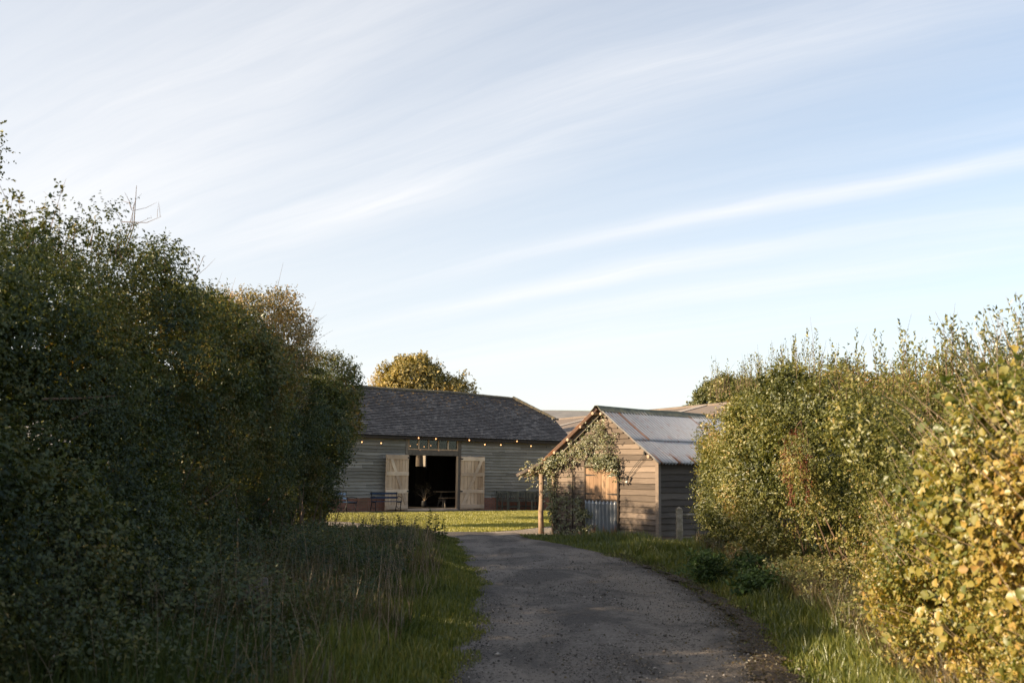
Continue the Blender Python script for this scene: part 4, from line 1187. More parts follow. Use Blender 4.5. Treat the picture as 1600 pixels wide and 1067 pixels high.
# golden shrub rising behind the hedge
gs = empty('golden_shrub', (-6.0, 21.5, 0), 0, 'thorny shrub with rusty golden sunlit leaves rising above the far end of the left hedge', 'shrub')
def blob_depth(bl):
    def f(P):
        d = None
        for (c, r) in bl:
            q = (P - np.array(c)) / np.array(r); e = (1 - np.linalg.norm(q, axis=1)) * min(r)
            d = e if d is None else np.maximum(d, e)
        return d
    return f
gb = [((-5.5, 20.8, 4.85), (.85, .95, .80)), ((-4.95, 21.2, 4.45), (.6, .8, .65)), ((-6.1, 20.3, 4.6), (.7, .8, .72)), ((-5.6, 21.2, 3.6), (1.2, 1.2, 1.4))]
P, Gd = implicit_points(blob_depth(gb), (-7.6, 19, 2.5), (-4, 23.2, 6.2), 8000, shell=.3, inner=.15, seed=15, big=.3, small=.15)
leaf_obj('foliage', local([sprigs(P, Gd, 6, .26, .052)], (-6, 21.5, 0)), M['lf_gold'], gs)
ii = RNG.choice(len(P), 420); V, F, k, at = twig_set(P[ii], Gd[ii] + np.array([.2, 0, .5]), RNG.uniform(.25, .6, 420), .006)
np_mesh('twigs', V - np.array((-6, 21.5, 0)), F, 4, M['pale_twig'], at, gs)
m = MB()
for k in range(5): m.tube([(random.uniform(-.2, .2), random.uniform(-.2, .2), 0), (random.uniform(-.3, .3), random.uniform(-.3, .3), 2), (random.uniform(-.7, .7), random.uniform(-.5, .5), 4.6)], [.05, .04, .015], 6)
m.build('stems', M['bark'], gs)

# ------------------------------------------------------------------ trees
def tree(name, loc, blobs, n, lsize, mat_, label, seed, trunk_r=.22, per=7, slen=.4, big=.45, small=.25, bark='bark', shell=.5, group=None, cat='tree', inner=.12):
    t_ = empty(name, loc, 0, label, cat, group)
    L = np.array(loc)
    lo = np.min([np.array(c) - np.array(r) * 1.25 for c, r in blobs], 0); hi = np.max([np.array(c) + np.array(r) * 1.25 for c, r in blobs], 0)
    P, Gd = implicit_points(blob_depth(blobs), lo, hi, n, shell=shell, inner=inner, seed=seed, big=big, small=small, bigs=.7, smalls=1.8)
    leaf_obj('crown', [sprigs(P, Gd, per, slen, lsize, asp=.7, clump_seed=seed)], mat_, t_)
    top = max(c[2] for c, r in blobs)
    m = MB(); cz_ = min(c[2] - r[2] for c, r in blobs)
    m.tube([(0, 0, -.1), (.05, 0, cz_ * .5), (-.05, .05, cz_ + .5), (0, 0, top)], [trunk_r * 1.3, trunk_r, trunk_r * .8, trunk_r * .3], 10, wob=.05)
    for c, r in blobs:
        m.tube([(0, 0, cz_ * .8 + random.uniform(0, .8)), (c[0] * .5, c[1] * .5, (cz_ + c[2]) / 2), (c[0], c[1], c[2] + r[2] * .3)], [trunk_r * .45, trunk_r * .3, trunk_r * .08], 6)
        for q in range(4):
            a = random.uniform(0, 6.28); m.tube([(c[0] * .7, c[1] * .7, (cz_ + 2 * c[2]) / 3), (c[0] + r[0] * .8 * math.cos(a), c[1] + r[1] * .8 * math.sin(a), c[2] + r[2] * random.uniform(0, .7))], [trunk_r * .2, trunk_r * .05], 5)
    m.build('trunk', M[bark], t_, True)
    return t_
tree('broad_tree', (-5.8, 63, 0), [((-.2, 0, 6.4), (2.5, 2.3, 2.3)), ((.8, .3, 6.1), (2.1, 2.0, 2.0)), ((-1.8, -.3, 5.3), (1.6, 1.8, 1.7)), ((2.1, .2, 5.1), (1.35, 1.4, 1.5)), ((-.2, -.9, 7.3), (1.1, 1.1, 1.1)), ((-2.3, 0, 4.6), (1.0, 1.2, 1.1)), ((2.5, .2, 4.9), (.7, .8, .8)), ((.9, -.6, 7.1), (.9, .9, .8))],
     9000, .15, M['lf_tree'], 'domed golden green tree standing behind the ridge of the barn', 31, .3, slen=.5, big=.5, small=.42, shell=.7)
tree('oak_tree', (18.5, 86, 0), [((0, 0, 7.6), (2.6, 2.4, 2.4)), ((-2.0, -.4, 6.7), (1.3, 1.3, 1.3)), ((-2.9, -.5, 5.6), (.9, 1, 1.0)), ((-3.3, -.3, 4.6), (.7, .8, .8)), ((-1.1, -1, 8.2), (1.4, 1.2, 1.2)), ((1.0, -.5, 8.8), (1.6, 1.3, 1.3)), ((2.6, 0, 8.2), (1.6, 1.6, 1.6)), ((-1.2, -1.3, 6.0), (1.5, 1.2, 1.3)), ((3.8, 0, 6.8), (1.6, 1.6, 1.6))],
     8000, .20, M['lf_oak'], 'lobed olive green oak tree beyond the farm building roof', 41, .35, slen=.6, big=.35, small=.4, shell=.6)
tree('thorn_tree', (-6.3, 30.5, 0), [((0, 0, 3.9), (1.25, 1.2, 1.2)), ((.7, .1, 3.3), (.8, .9, 1.0)), ((.35, 0, 4.5), (.9, .8, .75)), ((.95, 0, 4.0), (.6, .7, .6)), ((-.7, 0, 3.2), (.9, 1, 1))],
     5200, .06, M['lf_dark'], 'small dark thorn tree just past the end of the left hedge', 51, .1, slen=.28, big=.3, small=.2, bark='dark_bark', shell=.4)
tree('field_tree', (-19.05, 30, 0), [((0, 0, 10.2), (2.2, 2.0, 1.9)), ((2.1, .2, 11.7), (1.1, 1, .65)), ((2.0, 0, 10.4), (.9, .9, .5)), ((-1, 0, 9.8), (1.7, 1.5, 1.5)), ((.6, 0, 11.7), (1.3, 1.2, .9))],
     2200, .13, M['lf_oak'], 'tree whose leafy branch tips reach in at the left edge above the hedge', 61, .2, slen=.45, big=.4, small=.35, shell=.5)

# ------------------------------------------------------------------ right hedge
RH_ = [(6.2, 1.9), (8, 2.2), (9.8, 2.42), (10.5, 2.55), (12.5, 2.88), (14.9, 3.22), (17.1, 3.48), (19.6, 3.6), (21.5, 3.5), (22.6, 3.1)]
def right_face(y, z):
    b = np.interp(y, [6, 8.5, 12, 16, 20, 22.5], [3.2, 3.5, 3.85, 4.12, 4.3, 4.45])
    return b - .30 * np.exp(-((z - 2.0) / .9) ** 2) + .45 * np.clip(.8 - z, 0, 1) + .10 * np.clip(z - 2.8, 0, 3)
def right_depth(P):
    x, y, z = P.T
    H = np.interp(y, [a for a, b in RH_], [b for a, b in RH_]) - .12
    S = np.stack([x - right_face(y, z), 6.1 - x, (H - z) * .9, 22.8 - y, y - 6.2], 1); k = .25
    hole = 1.2 * np.exp(-(((y - 13.4) / 1.5) ** 2 + ((z - .75) / .55) ** 2)) + .8 * np.exp(-(((y - 11.6) / .8) ** 2 + ((z - 1.5) / .4) ** 2)) + .7 * np.exp(-(((y - 12.2) / .9) ** 2 + ((z - 2.5) / .3) ** 2))
    return -k * np.log(np.exp(-np.clip(S, -3, 3) / k).sum(1)) - hole * (x < 4.6)
RLOC = (4.8, 15, 0)
hr = empty('field_hedge', RLOC, 0, 'loose sunlit green hedge with upright leafy shoots on the right of the lane', 'hedge')
P, Gd = implicit_points(right_depth, (2.5, 6, 0), (6.3, 23.2, 4.0), 50000, shell=.32, inner=.10, seed=71, big=.34, small=.34, bigs=.85, smalls=2.2, patch=.62)
vis = (P[:, 0] < 4.9) | (P[:, 2] > 2.7)
sets = []
q = vis & (P[:, 1] < 13); sets.append(sprigs(P[q], Gd[q], 8, .19, .040, asp=.6))
q = vis & (P[:, 1] >= 13); sets.append(sprigs(P[q], Gd[q], 7, .21, .050, asp=.6))
q = ~vis; sets.append(sprigs(P[q][::2], Gd[q][::2], 6, .3, .085, asp=.7))
# upright shoots
def shoots(n, gen, hlo, hhi, leaf, kstep=.035, lean=.10):
    Bs, Ds, tb_, tD_, tL_ = [], [], [], [], []
    for i in range(n):
        x, y, z, hk = gen(i); h = random.uniform(hlo, hhi) * hk
        l = np.array([random.gauss(0, lean), random.gauss(0, lean)])
        tb_.append((x, y, z)); tD_.append((l[0], l[1], 1)); tL_.append(h)
        for s_ in np.arange(.05, h, kstep):
            a = random.uniform(0, 6.28)
            Bs.append((x + l[0] * s_, y + l[1] * s_, z + s_)); Ds.append((math.cos(a) * .75, math.sin(a) * .75, .75))
    Bs, Ds = np.array(Bs), norm(np.array(Ds))
    m_ = len(Bs); L = leaf * RNG.uniform(.6, 1.2, m_)
    V, F, k, q_ = leaf_arrays(Bs, Ds, L, L * .5)
    rn = RNG.uniform(.2, .8, m_); at = {'rnd': np.repeat(rn, q_), 'clump': np.repeat(np.full(m_, .5), q_)}
    return (V, F, k, at), (np.array(tb_), np.array(tD_), np.array(tL_))
def gen_r(i):
    y = random.uniform(9.6, 21.5); x = random.uniform(4.0, 5.2)
    H = float(np.interp(y, [a for a, b in RH_], [b for a, b in RH_])) - .25
    k = vnoise(np.array([[x, y, 0]]), .8, 91)[0]
    return x, y, H, .35 + k * 1.0
s1, t1 = shoots(220, gen_r, .40, .85, .048)
big_sh = [(4.45, 10.9, 2.85, .52), (4.5, 10.45, 2.82, .50), (4.5, 10.1, 2.8, .52), (4.6, 9.8, 2.7, .42), (4.4, 11.8, 2.95, .45), (4.45, 12.6, 3.05, .5), (4.42, 14.6, 3.2, .62), (4.4, 15.6, 3.3, .66), (4.4, 16.1, 3.3, .5), (4.4, 17.4, 3.4, .55), (4.4, 18.2, 3.4, .5), (4.35, 15.1, 3.2, .45), (4.5, 11.3, 2.9, .55)]
gi = [b for b in big_sh for _ in range(3)]
def gen_b(i): b = gi[i]; return b[0] + random.gauss(0, .05), b[1] + random.gauss(0, .05), b[2] - .05, b[3] * 1.2 * random.choice((1, .8, .6))
s2, t2 = shoots(len(gi), gen_b, .95, 1.05, .052, .022, .05)
sets += [s1, s2]
leaf_obj('foliage', local(sets, RLOC), M['lf_green'], hr)
tws = [twig_set(t[0], t[1], t[2], .005) for t in (t1, t2)]
V, F, k, at = merge_leafsets(tws); np_mesh('twigs', V - np.array(RLOC), F, 4, M['twig'], at, hr)
sp = MB()
def br(a, b, r, c=None):
    a, b = np.array(a), np.array(b); c = (a + b) / 2 + RNG.normal(size=3) * .05 if c is None else np.array(c)
    sp.tube([a - np.array(RLOC), c - np.array(RLOC), b - np.array(RLOC)], [r, r * .8, r * .45], 6)
for k in range(60):
    y = random.uniform(8.5, 22); x = float(right_face(y, np.array(.5))) + random.uniform(.3, .8)
    z1_ = random.uniform(.5, 1.5); br((x, y, 0), (x + random.uniform(-.45, .2), y + random.uniform(-.4, .4), z1_), random.uniform(.008, .022))
sp.build('branches', M['twig'], hr)
# bare side sprays near shed
# rust-red seed heads hanging in the hedge
rd = empty('dock_seed_heads', (3.70, 13.6, 0), 0, 'drooping rust-red seed heads hanging in the middle of the right hedge', 'seed heads')
Bs = []
m = MB()
for (x, y, z, L) in [(-.10, -.45, 2.2, .55), (-.02, -.4, 2.1, .75), (.12, -.42, 2.25, .6), (.2, -.4, 2.0, .6), (.05, -.45, 2.35, .4)]:
    m.tube([(x + .25, y + .4, z - .3), (x + .1, y + .1, z + .1), (x, y, z), (x - .02, y - .02, z - L)], [.008, .007, .005, .003], 5)
    for s_ in np.arange(0, L, .012):
        for q in range(3): Bs.append((x + random.gauss(0, .028), y + random.gauss(0, .028), z - s_))
m.build('stems', M['twig'], rd)
Bs = np.array(Bs); leaf_obj('seeds', [sprigs(Bs, np.tile([0, 0, -1.0], (len(Bs), 1)), 3, .04, .022, asp=.7, up=-.6)], M['seed_red'], rd)

# near hazel with yellowing leaves
ZLOC = (4.2, 7.2, 0)
hz = empty('hazel_bush', ZLOC, 0, 'big near bush with large yellowing hazel leaves at the right edge', 'bush')
def hz_depth(P):
    x, y, z = P.T
    H = np.interp(y, [4.5, 6.5, 7.8, 9.0, 9.8], [2.45, 2.28, 2.1, 1.9, 1.3]) - .12
    fc = np.interp(y, [4.5, 6.5, 8, 9.3], [3.02, 3.06, 3.2, 3.4]) + .25 * np.clip(.7 - z, 0, 1)
    S = np.stack([x - fc, 5.2 - x, (H - z) * .9, 9.6 - y, y - 4.6], 1); k = .22
    return -k * np.log(np.exp(-np.clip(S, -3, 3) / k).sum(1))
P, Gd = implicit_points(hz_depth, (2.3, 4.4, 0), (5.4, 10, 3.1), 25000, shell=.26, inner=.12, seed=81, big=.25, small=.14, bigs=1.3, smalls=3.5, patch=.4)
nb = (RNG.uniform(size=len(P)) < .12 + .18 * (P[:, 2] > 1.0))
s_a = sprigs(P[nb], Gd[nb], 5, .22, .060, asp=.88, near=True, spread=.8)
s_b = sprigs(P[~nb], Gd[~nb], 8, .17, .031, asp=.7, near=True, spread=.9)
leaf_obj('foliage', local([s_a, s_b], ZLOC), M['lf_hazel'], hz)
ii = RNG.choice(len(P), 900); V, F, k, at = twig_set(P[ii], Gd[ii] * .6 + np.array([0, 0, .6]), RNG.uniform(.2, .6, 900), .0045)
np_mesh('twigs', V - np.array(ZLOC), F, 4, M['pale_twig'], at, hz)
m = MB()
for k in range(26):
    y = random.uniform(5.2, 9.0); x = 3.8 + random.uniform(-.2, .5)
    m.tube([(x - 4.2, y - 7.2, 0), (x - 4.2 - .1, y - 7.2 + random.uniform(-.1, .1), .9), (x - 4.2 + random.uniform(-.5, .2), y - 7.2 + random.uniform(-.3, .3), random.uniform(1.5, 2.3))], [.02, .015, .006], 6)
m.build('stems', M['twig'], hz)

# tall willowy shrub at upper right
WLOC = (5.3, 10.3, 0)
wlw = empty('willow_shrub', WLOC, 0, 'taller airy willow shrub with arching leafy sprays above the hedge at upper right', 'shrub')
Bs, Ds, tb_, tD_, tL_ = [], [], [], [], []
for i in range(210):
    x, y, z = 4.95 + random.uniform(-.3, .95), 10.2 + random.uniform(-.7, .7), 2.3 + random.uniform(-.3, .3)
    lean = np.array([random.gauss(-.12, .28), random.gauss(0, .25), 1]); lean /= np.linalg.norm(lean)
    h = random.uniform(.4, 1.0) + max(0, (x - 5.0)) * .35
    tb_.append((x, y, z)); tD_.append(lean); tL_.append(h)
    side = np.array([random.gauss(-.2, .5), random.gauss(0, .4), 0])
    for s_ in np.arange(.1, h, .026):
        p = np.array([x, y, z]) + lean * s_ + side * (s_ / h) ** 2 * .25
        Bs.append(p); Ds.append(norm(lean * .7 + RNG.normal(size=3) * .6))
Bs, Ds = np.array(Bs), np.array(Ds); L = .06 * RNG.uniform(.6, 1.2, len(Bs))
V, F, k, q_ = leaf_arrays(Bs, Ds, L, L * .40)
rn = RNG.uniform(0, 1, len(Bs))
leaf_obj('foliage', local([(V, F, k, {'rnd': np.repeat(rn, q_), 'clump': np.repeat(rn * 0 + .5, q_)})], WLOC), M['lf_willow'], wlw)
V, F, k, at = twig_set(np.array(tb_), np.array(tD_), np.array(tL_), .006); np_mesh('twigs', V - np.array(WLOC), F, 4, M['pale_twig'], at, wlw)
m = MB()
for k in range(7): m.tube([(random.uniform(-.1, .1), random.uniform(-.1, .1), 0), (random.uniform(-.3, .3), random.uniform(-.2, .2), 1.2), (random.uniform(-.6, .8), random.uniform(-.5, .5), 2.5)], [.04, .03, .012], 6)
m.build('stems', M['bark'], wlw)

# ------------------------------------------------------------------ verges
def grass(name, P, H, W, mat_, label, cat='grass', lean=.35, bias=(0, 0)):
    s = blades(P, H, W, lean, bias)
    o = np_mesh(name, s[0], s[1], 3, mat_, s[3]); tag(o, label, cat, kind='stuff'); return o
def vcap(y, amp=1.0): return np.maximum(.13, 1.74 - .0575 * y) * amp
# left verge short green
def left_pts(n, d0, d1, ylo=5.5, yhi=27.5, pw=1.0):
    y = ylo + (yhi - ylo) * RNG.uniform(0, 1, n) ** pw
    d = RNG.uniform(d0, d1, n)
    x = lerp_tab(LEFT, y) - d + noise1(y, 1.6, 1) * .07
    k = x > -4.9
    return np.stack([x, y, np.full(n, .0)], 1)[k], d[k]
def right_pts(n, d0, d1, ylo=5.5, yhi=26.0, pw=1.0):
    y = ylo + (yhi - ylo) * RNG.uniform(0, 1, n) ** pw
    d = RNG.uniform(d0, d1, n)
    x = lerp_tab(RIGHT, y) + d + noise1(y, 1.4, 3) * .10
    return np.stack([x, y, np.full(n, .0)], 1), d
P, d = left_pts(80000, -.16, 1.3, pw=1.25)
k = RNG.uniform(size=len(P)) < np.clip(vnoise(P, 3.5, 3) * 1.6 - .35 + np.clip(d + .1, 0, 1) * 2.5, 0, 1); P, d = P[k], d[k]
H = (.045 + .17 * np.clip(d, 0, .9)) * RNG.uniform(.5, 1.5, len(P)) * (.55 + vnoise(P, 1.3, 8) * 1.1)
grass('verge_grass', P, H, .0034 + P[:, 1:2] * .00028, M['grass'], 'short green grass along the left edge of the lane')
P, d = left_pts(52000, .5, 4.3, pw=1.2)
H = (.22 + .40 * np.clip(d - .5, 0, 1.0)) * RNG.uniform(.5, 1.15, len(P)) * (.45 + vnoise(P, .8, 12) * .9) * (1 - .25 * np.clip((P[:, 1] - 19) / 5, 0, 1))
H = np.minimum(H, vcap(P[:, 1]) * RNG.uniform(.5, 1.1, len(P)))
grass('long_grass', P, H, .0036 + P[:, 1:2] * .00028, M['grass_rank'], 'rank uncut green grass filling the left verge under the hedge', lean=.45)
P, d = left_pts(11000, .6, 3.4, pw=1.2)
k = RNG.uniform(size=len(P)) < np.clip((vnoise(P, .7, 13) - .42) * 4 + .08, 0, 1); P, d = P[k], d[k]
H = (.38 + .28 * np.clip(d - .6, 0, 1)) * RNG.uniform(.5, 1.3, len(P)) * (1 - .25 * np.clip((P[:, 1] - 19) / 5, 0, 1))
H = np.minimum(H, vcap(P[:, 1]) * RNG.uniform(.6, 1.35, len(P)))
grass('dry_grass', P, H, .0034 + P[:, 1:2] * .00024, M['grass_dry'], 'straw-coloured dead grass stalks standing in the left verge', lean=.30)
# seeded stalks of the dry grass
n = 900; P, d = left_pts(n, .6, 3.4, ylo=6.2, yhi=26.6, pw=.85)
H = RNG.uniform(.55, 1.05, len(P)) * (.75 + .3 * vnoise(P, .6, 14)) * (1 + .12 * np.clip((P[:, 1] - 21) / 3, 0, 1))
H = np.minimum(H, np.maximum(.45, 1.78 - .042 * P[:, 1]) * RNG.uniform(.6, 1.1, len(P)))
D = norm(np.concatenate([RNG.normal(size=(len(P), 2)) * .14, np.ones((len(P), 1))], 1))
s = twig_set(P, D, H, .0020 + .00016 * P[:, 1:2])
o = np_mesh('dead_stalks', s[0], s[1], 4, M['pale_twig'], s[3]); tag(o, 'thin dead flower stalks rising through the left verge grass', 'weeds', kind='stuff')
tips = P + D * H[:, None] * .86
sel = RNG.uniform(size=len(P)) < .75
Bq_ = np.repeat(tips[sel], 5, 0) + RNG.normal(size=(sel.sum() * 5, 3)) * np.array([.018, .018, .06])
s = sprigs(Bq_, np.tile([0, 0, 1.0], (len(Bq_), 1)), 3, .05, .022, asp=.45)
o = np_mesh('seed_tops', s[0], s[1], 3, M['grass_dry'], s[3]); tag(o, 'feathery brown seed tops on the dead stalks of the left verge', 'weeds', kind='stuff')
# leafy undergrowth against the hedge foot, left
n = 15000; y = RNG.uniform(6.5, 27.2, n); x = lerp_tab(LEFT, y) - RNG.uniform(1.1, 4.2, n)
hmax = (.35 + .55 * np.clip((lerp_tab(LEFT, y) - x - 1.1) / 1.6, 0, 1)) * (.4 + vnoise(np.stack([x, y, y * 0], 1), .8, 18) * 1.1)
hmax = np.minimum(hmax, vcap(y)); z = RNG.uniform(.03, 1, n) ** .7 * hmax; k = x > -4.7
P = np.stack([x, y, z], 1)[k]
s = sprigs(P, np.tile([.3, -.3, .5], (len(P), 1)), 5, .14, .045, asp=.6)
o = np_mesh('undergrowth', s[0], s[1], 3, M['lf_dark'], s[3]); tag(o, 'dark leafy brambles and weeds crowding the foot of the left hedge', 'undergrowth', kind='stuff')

# individual tall nettles at the far tip of the verge
def nettle_mesh(h, seed):
    rs = np.random.default_rng(seed); Bs, Ds = [], []
    for z in np.arange(.1, h, .028):
        for q in range(3):
            a = rs.uniform(0, 6.28); Bs.append((0, 0, z)); Ds.append((math.cos(a), math.sin(a), .25 - .9 * rs.uniform() * (1 - z / h)))
    Bs, Ds = np.array(Bs), norm(np.array(Ds)); L = .13 * (1.1 - Bs[:, 2] / h * .7) * rs.uniform(.5, 1.3, len(Bs))
    return leaf_arrays(Bs, Ds, L, L * .45), len(Bs)
NP = [(-3.1, 24.6, .62), (-2.75, 25.0, .68), (-2.35, 25.3, .62), (-1.95, 24.6, .86), (-1.75, 24.2, .74), (-1.62, 24.9, .6), (-3.6, 24.9, .6), (-2.6, 24.0, .58)]
names_ = ['leftmost leafy nettle spike at the far tip of the left verge', 'tall nettle spike second from the left at the verge tip', 'leafy nettle spike in the middle of the verge tip', 'tallest nettle spike standing before the lawn at the verge tip',
          'nettle spike beside the bend of the lane', 'short nettle spike nearest the bend of the lane', 'nettle spike close to the end of the left hedge', 'low nettle spike in front of the other nettles']
names_ = dict(zip(range(8), names_))
for i, (x, y, h) in enumerate(NP):
    e_ = empty('nettle_plant', (x, y, 0), random.uniform(0, 6), names_[i], 'nettle', 'nettle spikes at the tip of the left verge')
    (V, F, k, q_), nn2 = nettle_mesh(h, i)
    np_mesh('leaves', V, F, k, M['lf_nettle'], {'rnd': np.repeat(RNG.uniform(0, 1, nn2), q_), 'clump': np.full(nn2 * q_, .4)}, e_)
    m = MB(); m.tube([(0, 0, 0), (.02, .01, h * .5), (0, 0, h)], [.008, .006, .003], 5); m.build('stem', M['lf_nettle'], e_)

# right verge
P, d = right_pts(88000, -.12, 2.4, ylo=6.0, yhi=25.5, pw=1.35)
k = (RNG.uniform(size=len(P)) < np.clip(vnoise(P, 2.5, 3) * 1.6 - .25 + d * 1.3, 0, 1)) & (P[:, 0] < right_face(P[:, 1], np.full(len(P), .3)) + .5)
P, d = P[k], d[k]
H = (.05 + .20 * np.clip(d - .1, 0, .8)) * RNG.uniform(.5, 1.6, len(P)) * (.5 + vnoise(P, 1.2, 16) * 1.1)
grass('verge_grass', P, H, .0034 + P[:, 1:2] * .00026, M['grass'], 'soft green grass between the right edge of the lane and the hedge', lean=.55)
P, d = right_pts(22000, .5, 2.2, ylo=6.2, yhi=23, pw=1.2)
k = (P[:, 0] < right_face(P[:, 1], np.full(len(P), .3)) + .45) & (P[:, 0] > right_face(P[:, 1], np.full(len(P), .3)) - .55); P, d = P[k], d[k]
H = RNG.uniform(.2, .6, len(P))
grass('dry_grass', P, H, .003 + P[:, 1:2] * .00022, M['grass_dry'], 'dry straw grass under the foot of the right hedge', lean=.5)
# shed front grass
n = 42000; y = RNG.uniform(21, 28.4, n); x = RNG.uniform(.2, 6.5, n)
xr_ = lerp_tab(RIGHT, y) + .06 + (vnoise(np.stack([x, y, y * 0], 1), 1.5, 6) - .5) * .25
u_ = (x - S0[0]) * sd[0] + (y - S0[1]) * sd[1]; v_ = (x - S0[0]) * sn[0] + (y - S0[1]) * sn[1]
k = (x > xr_) & ~((u_ > -.22) & (v_ > -.12)) & ~((v_ > 3.85) & (u_ > -.55)) & ~((u_ > 0) & (v_ > 3.6))
P = np.stack([x, y, y * 0], 1)[k]; uk, vk = u_[k], v_[k]
H = .03 * RNG.uniform(.6, 1.5, len(P)) + .05 * (vk > 2.2) * RNG.uniform(0, 1.3, len(P)) + .30 * np.clip((P[:, 0] - 3.9) / 1.0, 0, 1) * RNG.uniform(.2, 1, len(P)) * np.clip((27 - P[:, 1]) / 1, 0, 1)
grass('shed_grass', P, H, .0085, M['grass'], 'green grass strip in front of the timber shed', lean=.4)
# broad-leaved weeds clump at lane edge right (px 1140-1200)
dk = empty('dock_clump', (3.35, 15.4, 0), 0, 'low clump of dark broad-leaved weeds where the right hedge meets the lane', 'weeds')
n = 1500; cc_ = np.stack([RNG.uniform(-.45, .45, 16), RNG.uniform(-1.5, 1.4, 16)], 1); hh_ = RNG.uniform(.15, .5, 16); ii = RNG.integers(0, 16, n)
P = np.stack([cc_[ii, 0] + RNG.normal(size=n) * .13, cc_[ii, 1] + RNG.normal(size=n) * .16, hh_[ii] * RNG.uniform(.05, 1, n)], 1)
leaf_obj('leaves', [sprigs(P, np.tile([-.4, -.4, .6], (n, 1)), 4, .12, .075, asp=.5, near=True)], M['lf_nettle'], dk)
n = 5200; y = RNG.uniform(8, 21, n); x = right_face(y, np.full(n, .3)) + RNG.uniform(-.5, .4, n)
P = np.stack([x, y, RNG.uniform(.02, .5, n) * (.4 + vnoise(np.stack([x, y, y * 0], 1), .9, 19))], 1)
s = sprigs(P, np.tile([-.4, -.3, .5], (n, 1)), 5, .14, .05, asp=.6)
o = np_mesh('undergrowth', s[0], s[1], 3, M['lf_green'], s[3]); tag(o, 'ivy and low weeds creeping from the foot of the right hedge', 'undergrowth', kind='stuff')

# lawn blades
def in_poly(x, y, poly):
    c = np.zeros(len(x), bool)
    for i in range(len(poly)):
        (x1, y1), (x2, y2) = poly[i], poly[i - 1]
        with np.errstate(divide='ignore', invalid='ignore'):
            c ^= ((y1 > y) != (y2 > y)) & (x < (x2 - x1) * (y - y1) / (y2 - y1 + 1e-12) + x1)
    return c
n = 150000; x = RNG.uniform(-8.5, 6, n); y = RNG.uniform(29, 47, n)
k = in_poly(x, y, LAWN); P = np.stack([x[k], y[k], np.full(k.sum(), .016)], 1)
grass('lawn_grass', P, RNG.uniform(.02, .055, len(P)), .011, M['lawn_blade'], 'mown sunlit lawn grass in front of the barn', lean=.5)
# fallen leaves / litter near right edge
n = 4200; y = 7.5 + 14 * RNG.uniform(0, 1, n) ** 1.4; x = lerp_tab(RIGHT, y) + np.where(RNG.uniform(size=n) < .85, RNG.normal(-.02, .17, n), RNG.normal(-.9, .8, n))
D = norm(np.concatenate([RNG.normal(size=(n, 2)), RNG.normal(size=(n, 1)) * .15], 1)); L = RNG.uniform(.015, .035, n)
V, F, k, q_ = leaf_arrays(np.stack([x, y, np.full(n, .075)], 1), D, L, L * .6)
o = np_mesh('leaf_litter', V, F, k, M['grass_dry'], {'rnd': np.repeat(RNG.uniform(0, .7, n), q_), 'clump': np.repeat(RNG.uniform(0, .6, n), q_)}); tag(o, 'small brown fallen leaves scattered over the lane and its right edge', 'fallen leaves', kind='stuff')

# ------------------------------------------------------------------ light, sky, camera
SUN_AZ = math.atan2(-.92, -.39)      # direction to the sun, measured from +Y towards +X
SUN_EL = R(20)
sv_ = np.array([math.sin(SUN_AZ) * math.cos(SUN_EL), math.cos(SUN_AZ) * math.cos(SUN_EL), math.sin(SUN_EL)])
import mathutils
ld = bpy.data.lights.new('sun', 'SUN'); ld.energy = 5.0; ld.angle = R(.53); ld.color = (1.0, .77, .50)
lo_ = bpy.data.objects.new('sun', ld); COL.objects.link(lo_)
lo_.rotation_euler = mathutils.Vector(sv_).to_track_quat('Z', 'Y').to_euler()
w = bpy.data.worlds.new('World'); sc.world = w; w.use_nodes = True
t = NT(w.node_tree)
sky = t.n('ShaderNodeTexSky', sky_type='NISHITA', sun_disc=False, sun_elevation=SUN_EL, sun_rotation=SUN_AZ)
sky.air_density = 1.0; sky.dust_density = 1.2; sky.ozone_density = 1.0
tc = t.n('ShaderNodeTexCoord'); sp_ = t.n('ShaderNodeSeparateXYZ'); t.l(tc.outputs['Generated'], sp_.inputs[0])
zz_ = t.m('ADD', t.m('MAXIMUM', sp_.outputs[2], 0.0), .15)
cx = t.m('DIVIDE', sp_.outputs[0], zz_); cy = t.m('DIVIDE', sp_.outputs[1], zz_)
# cirrus plane: s along the streaks, c across them
ss = t.m('SUBTRACT', t.m('MULTIPLY', cx, .83), t.m('MULTIPLY', cy, .56)); cc = t.m('ADD', t.m('MULTIPLY', cx, .56), t.m('MULTIPLY', cy, .83))
def comb(a, b): x = t.n('ShaderNodeCombineXYZ'); t.l(a, x.inputs[0]); t.l(b, x.inputs[1]); return x.outputs[0]
warp = t.noise(comb(t.m('MULTIPLY', ss, 1.0), t.m('MULTIPLY', cc, 1.2)), 1.3, 3, .5)
ccw = t.m('ADD', cc, t.m('MULTIPLY', t.m('SUBTRACT', warp, .5), .16))
fine = t.noise(comb(t.m('MULTIPLY', ss, .9), t.m('MULTIPLY', ccw, 11.0)), 1.6, 9, .68, .35)
brd = t.noise(comb(t.m('MULTIPLY', ss, .5), t.m('MULTIPLY', ccw, 2.2)), 1.2, 4, .55, .2)
def gauss(x, c, wd):
    d = t.m('DIVIDE', t.m('SUBTRACT', x, c), wd); return t.m('POWER', 2.718, t.m('MULTIPLY', t.m('MULTIPLY', d, d), -1.0))
def band(c, wd, s0, sw__, amp): return t.m('MULTIPLY', t.m('MULTIPLY', gauss(ccw, c, wd), gauss(ss, s0, sw__)), amp)
acc = band(2.22, .055, -.6, .95, .95)
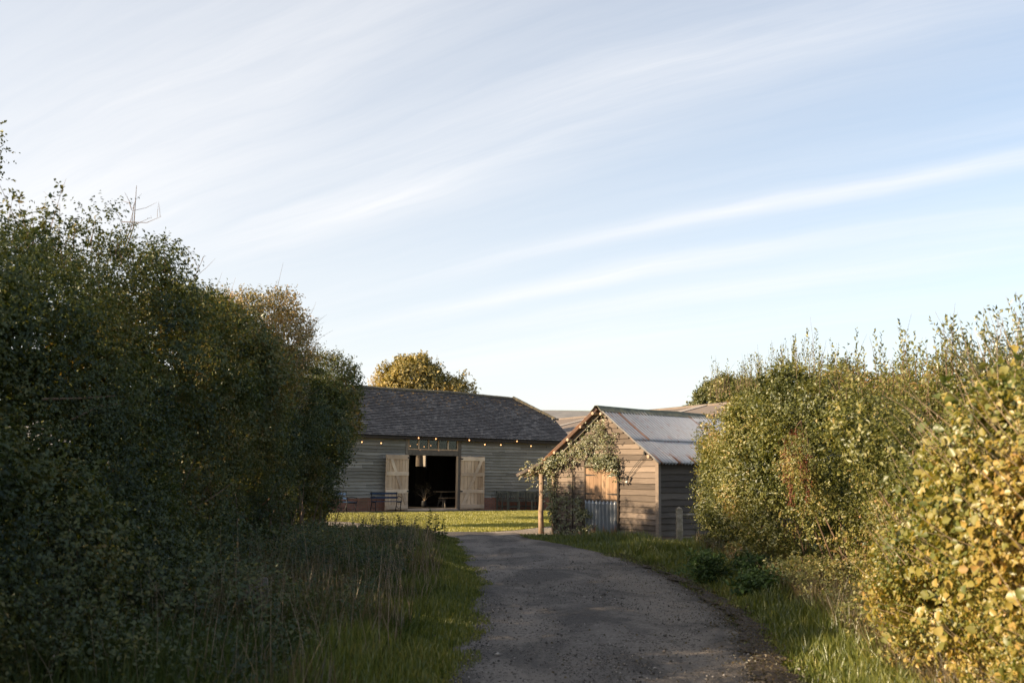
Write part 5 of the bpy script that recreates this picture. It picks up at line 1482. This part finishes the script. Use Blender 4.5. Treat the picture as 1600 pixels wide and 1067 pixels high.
for b_ in ((2.50, .07, -1.3, .8, .75), (2.56, .10, -.1, .5, .5), (1.58, .13, -.55, .75, .55), (1.74, .10, -1.5, .55, .6), (2.75, .10, -1.0, .9, .55), (2.05, .05, -.1, .6, .3), (1.15, .2, -1.2, .6, .35), (1.35, .30, -2.2, .7, .5), (3.1, .22, -1.6, 1.4, .4)):
    acc = t.m('ADD', acc, band(*b_))
modf = t.m('ADD', .35, t.m('MULTIPLY', fine, 1.45))
cl = t.m('MULTIPLY', acc, modf)
cl = t.m('ADD', cl, t.m('MULTIPLY', t.m('SUBTRACT', brd, .42), .4))
cl = t.m('ADD', cl, t.m('MULTIPLY', t.m('SUBTRACT', fine, .5), .38))
# thin veil, thicker towards the horizon and the sun side
hor = t.m('POWER', 2.718, t.m('MULTIPLY', sp_.outputs[2], -5.0))
side_ = t.m('MULTIPLY', sp_.outputs[0], -.38)
veil = t.m('ADD', t.m('ADD', .33, t.m('MULTIPLY', hor, .44)), side_)
fac = t.m('ADD', veil, t.m('MULTIPLY', cl, .36), clamp=True)
fac = t.m('MINIMUM', fac, .97)
up_only = t.m('MULTIPLY', t.m('ADD', t.m('MULTIPLY', sp_.outputs[2], 30.0), 1.0), 1.0, clamp=True)
fac = t.m('MULTIPLY', fac, up_only)
hs = t.n('ShaderNodeHueSaturation'); hs.inputs['Saturation'].default_value = .95; t.l(sky.outputs[0], hs.inputs['Color'])
colr = t.mix(fac, hs.outputs[0], (5.05, 5.0, 5.0))
bg = t.n('ShaderNodeBackground'); t.l(colr, bg.inputs[0]); bg.inputs[1].default_value = .093
wo = t.n('ShaderNodeOutputWorld'); t.l(bg.outputs[0], wo.inputs[0])

cam = bpy.data.cameras.new('camera'); co = bpy.data.objects.new('camera', cam); COL.objects.link(co); sc.camera = co
cam.sensor_width = 36; cam.lens = 35.01; cam.clip_start = .1; cam.clip_end = 4000
pit = math.atan(207 / 1556)
co.matrix_world = mathutils.Matrix.Translation((0, 0, 1.7)) @ mathutils.Matrix.Rotation(math.pi / 2 + pit, 4, 'X') @ mathutils.Matrix.Rotation(.012, 4, 'Z')
cam.dof.use_dof = True; cam.dof.focus_distance = 27; cam.dof.aperture_fstop = 2.4
sc.view_settings.view_transform = 'Standard'; sc.view_settings.look = 'None'; sc.view_settings.gamma = 1.0; sc.view_settings.exposure = 1.2
sc.cycles.max_bounces = 6; sc.cycles.diffuse_bounces = 3; sc.cycles.transmission_bounces = 3; sc.cycles.transparent_max_bounces = 8
sc.cycles.use_adaptive_sampling = True; sc.cycles.use_denoising = True
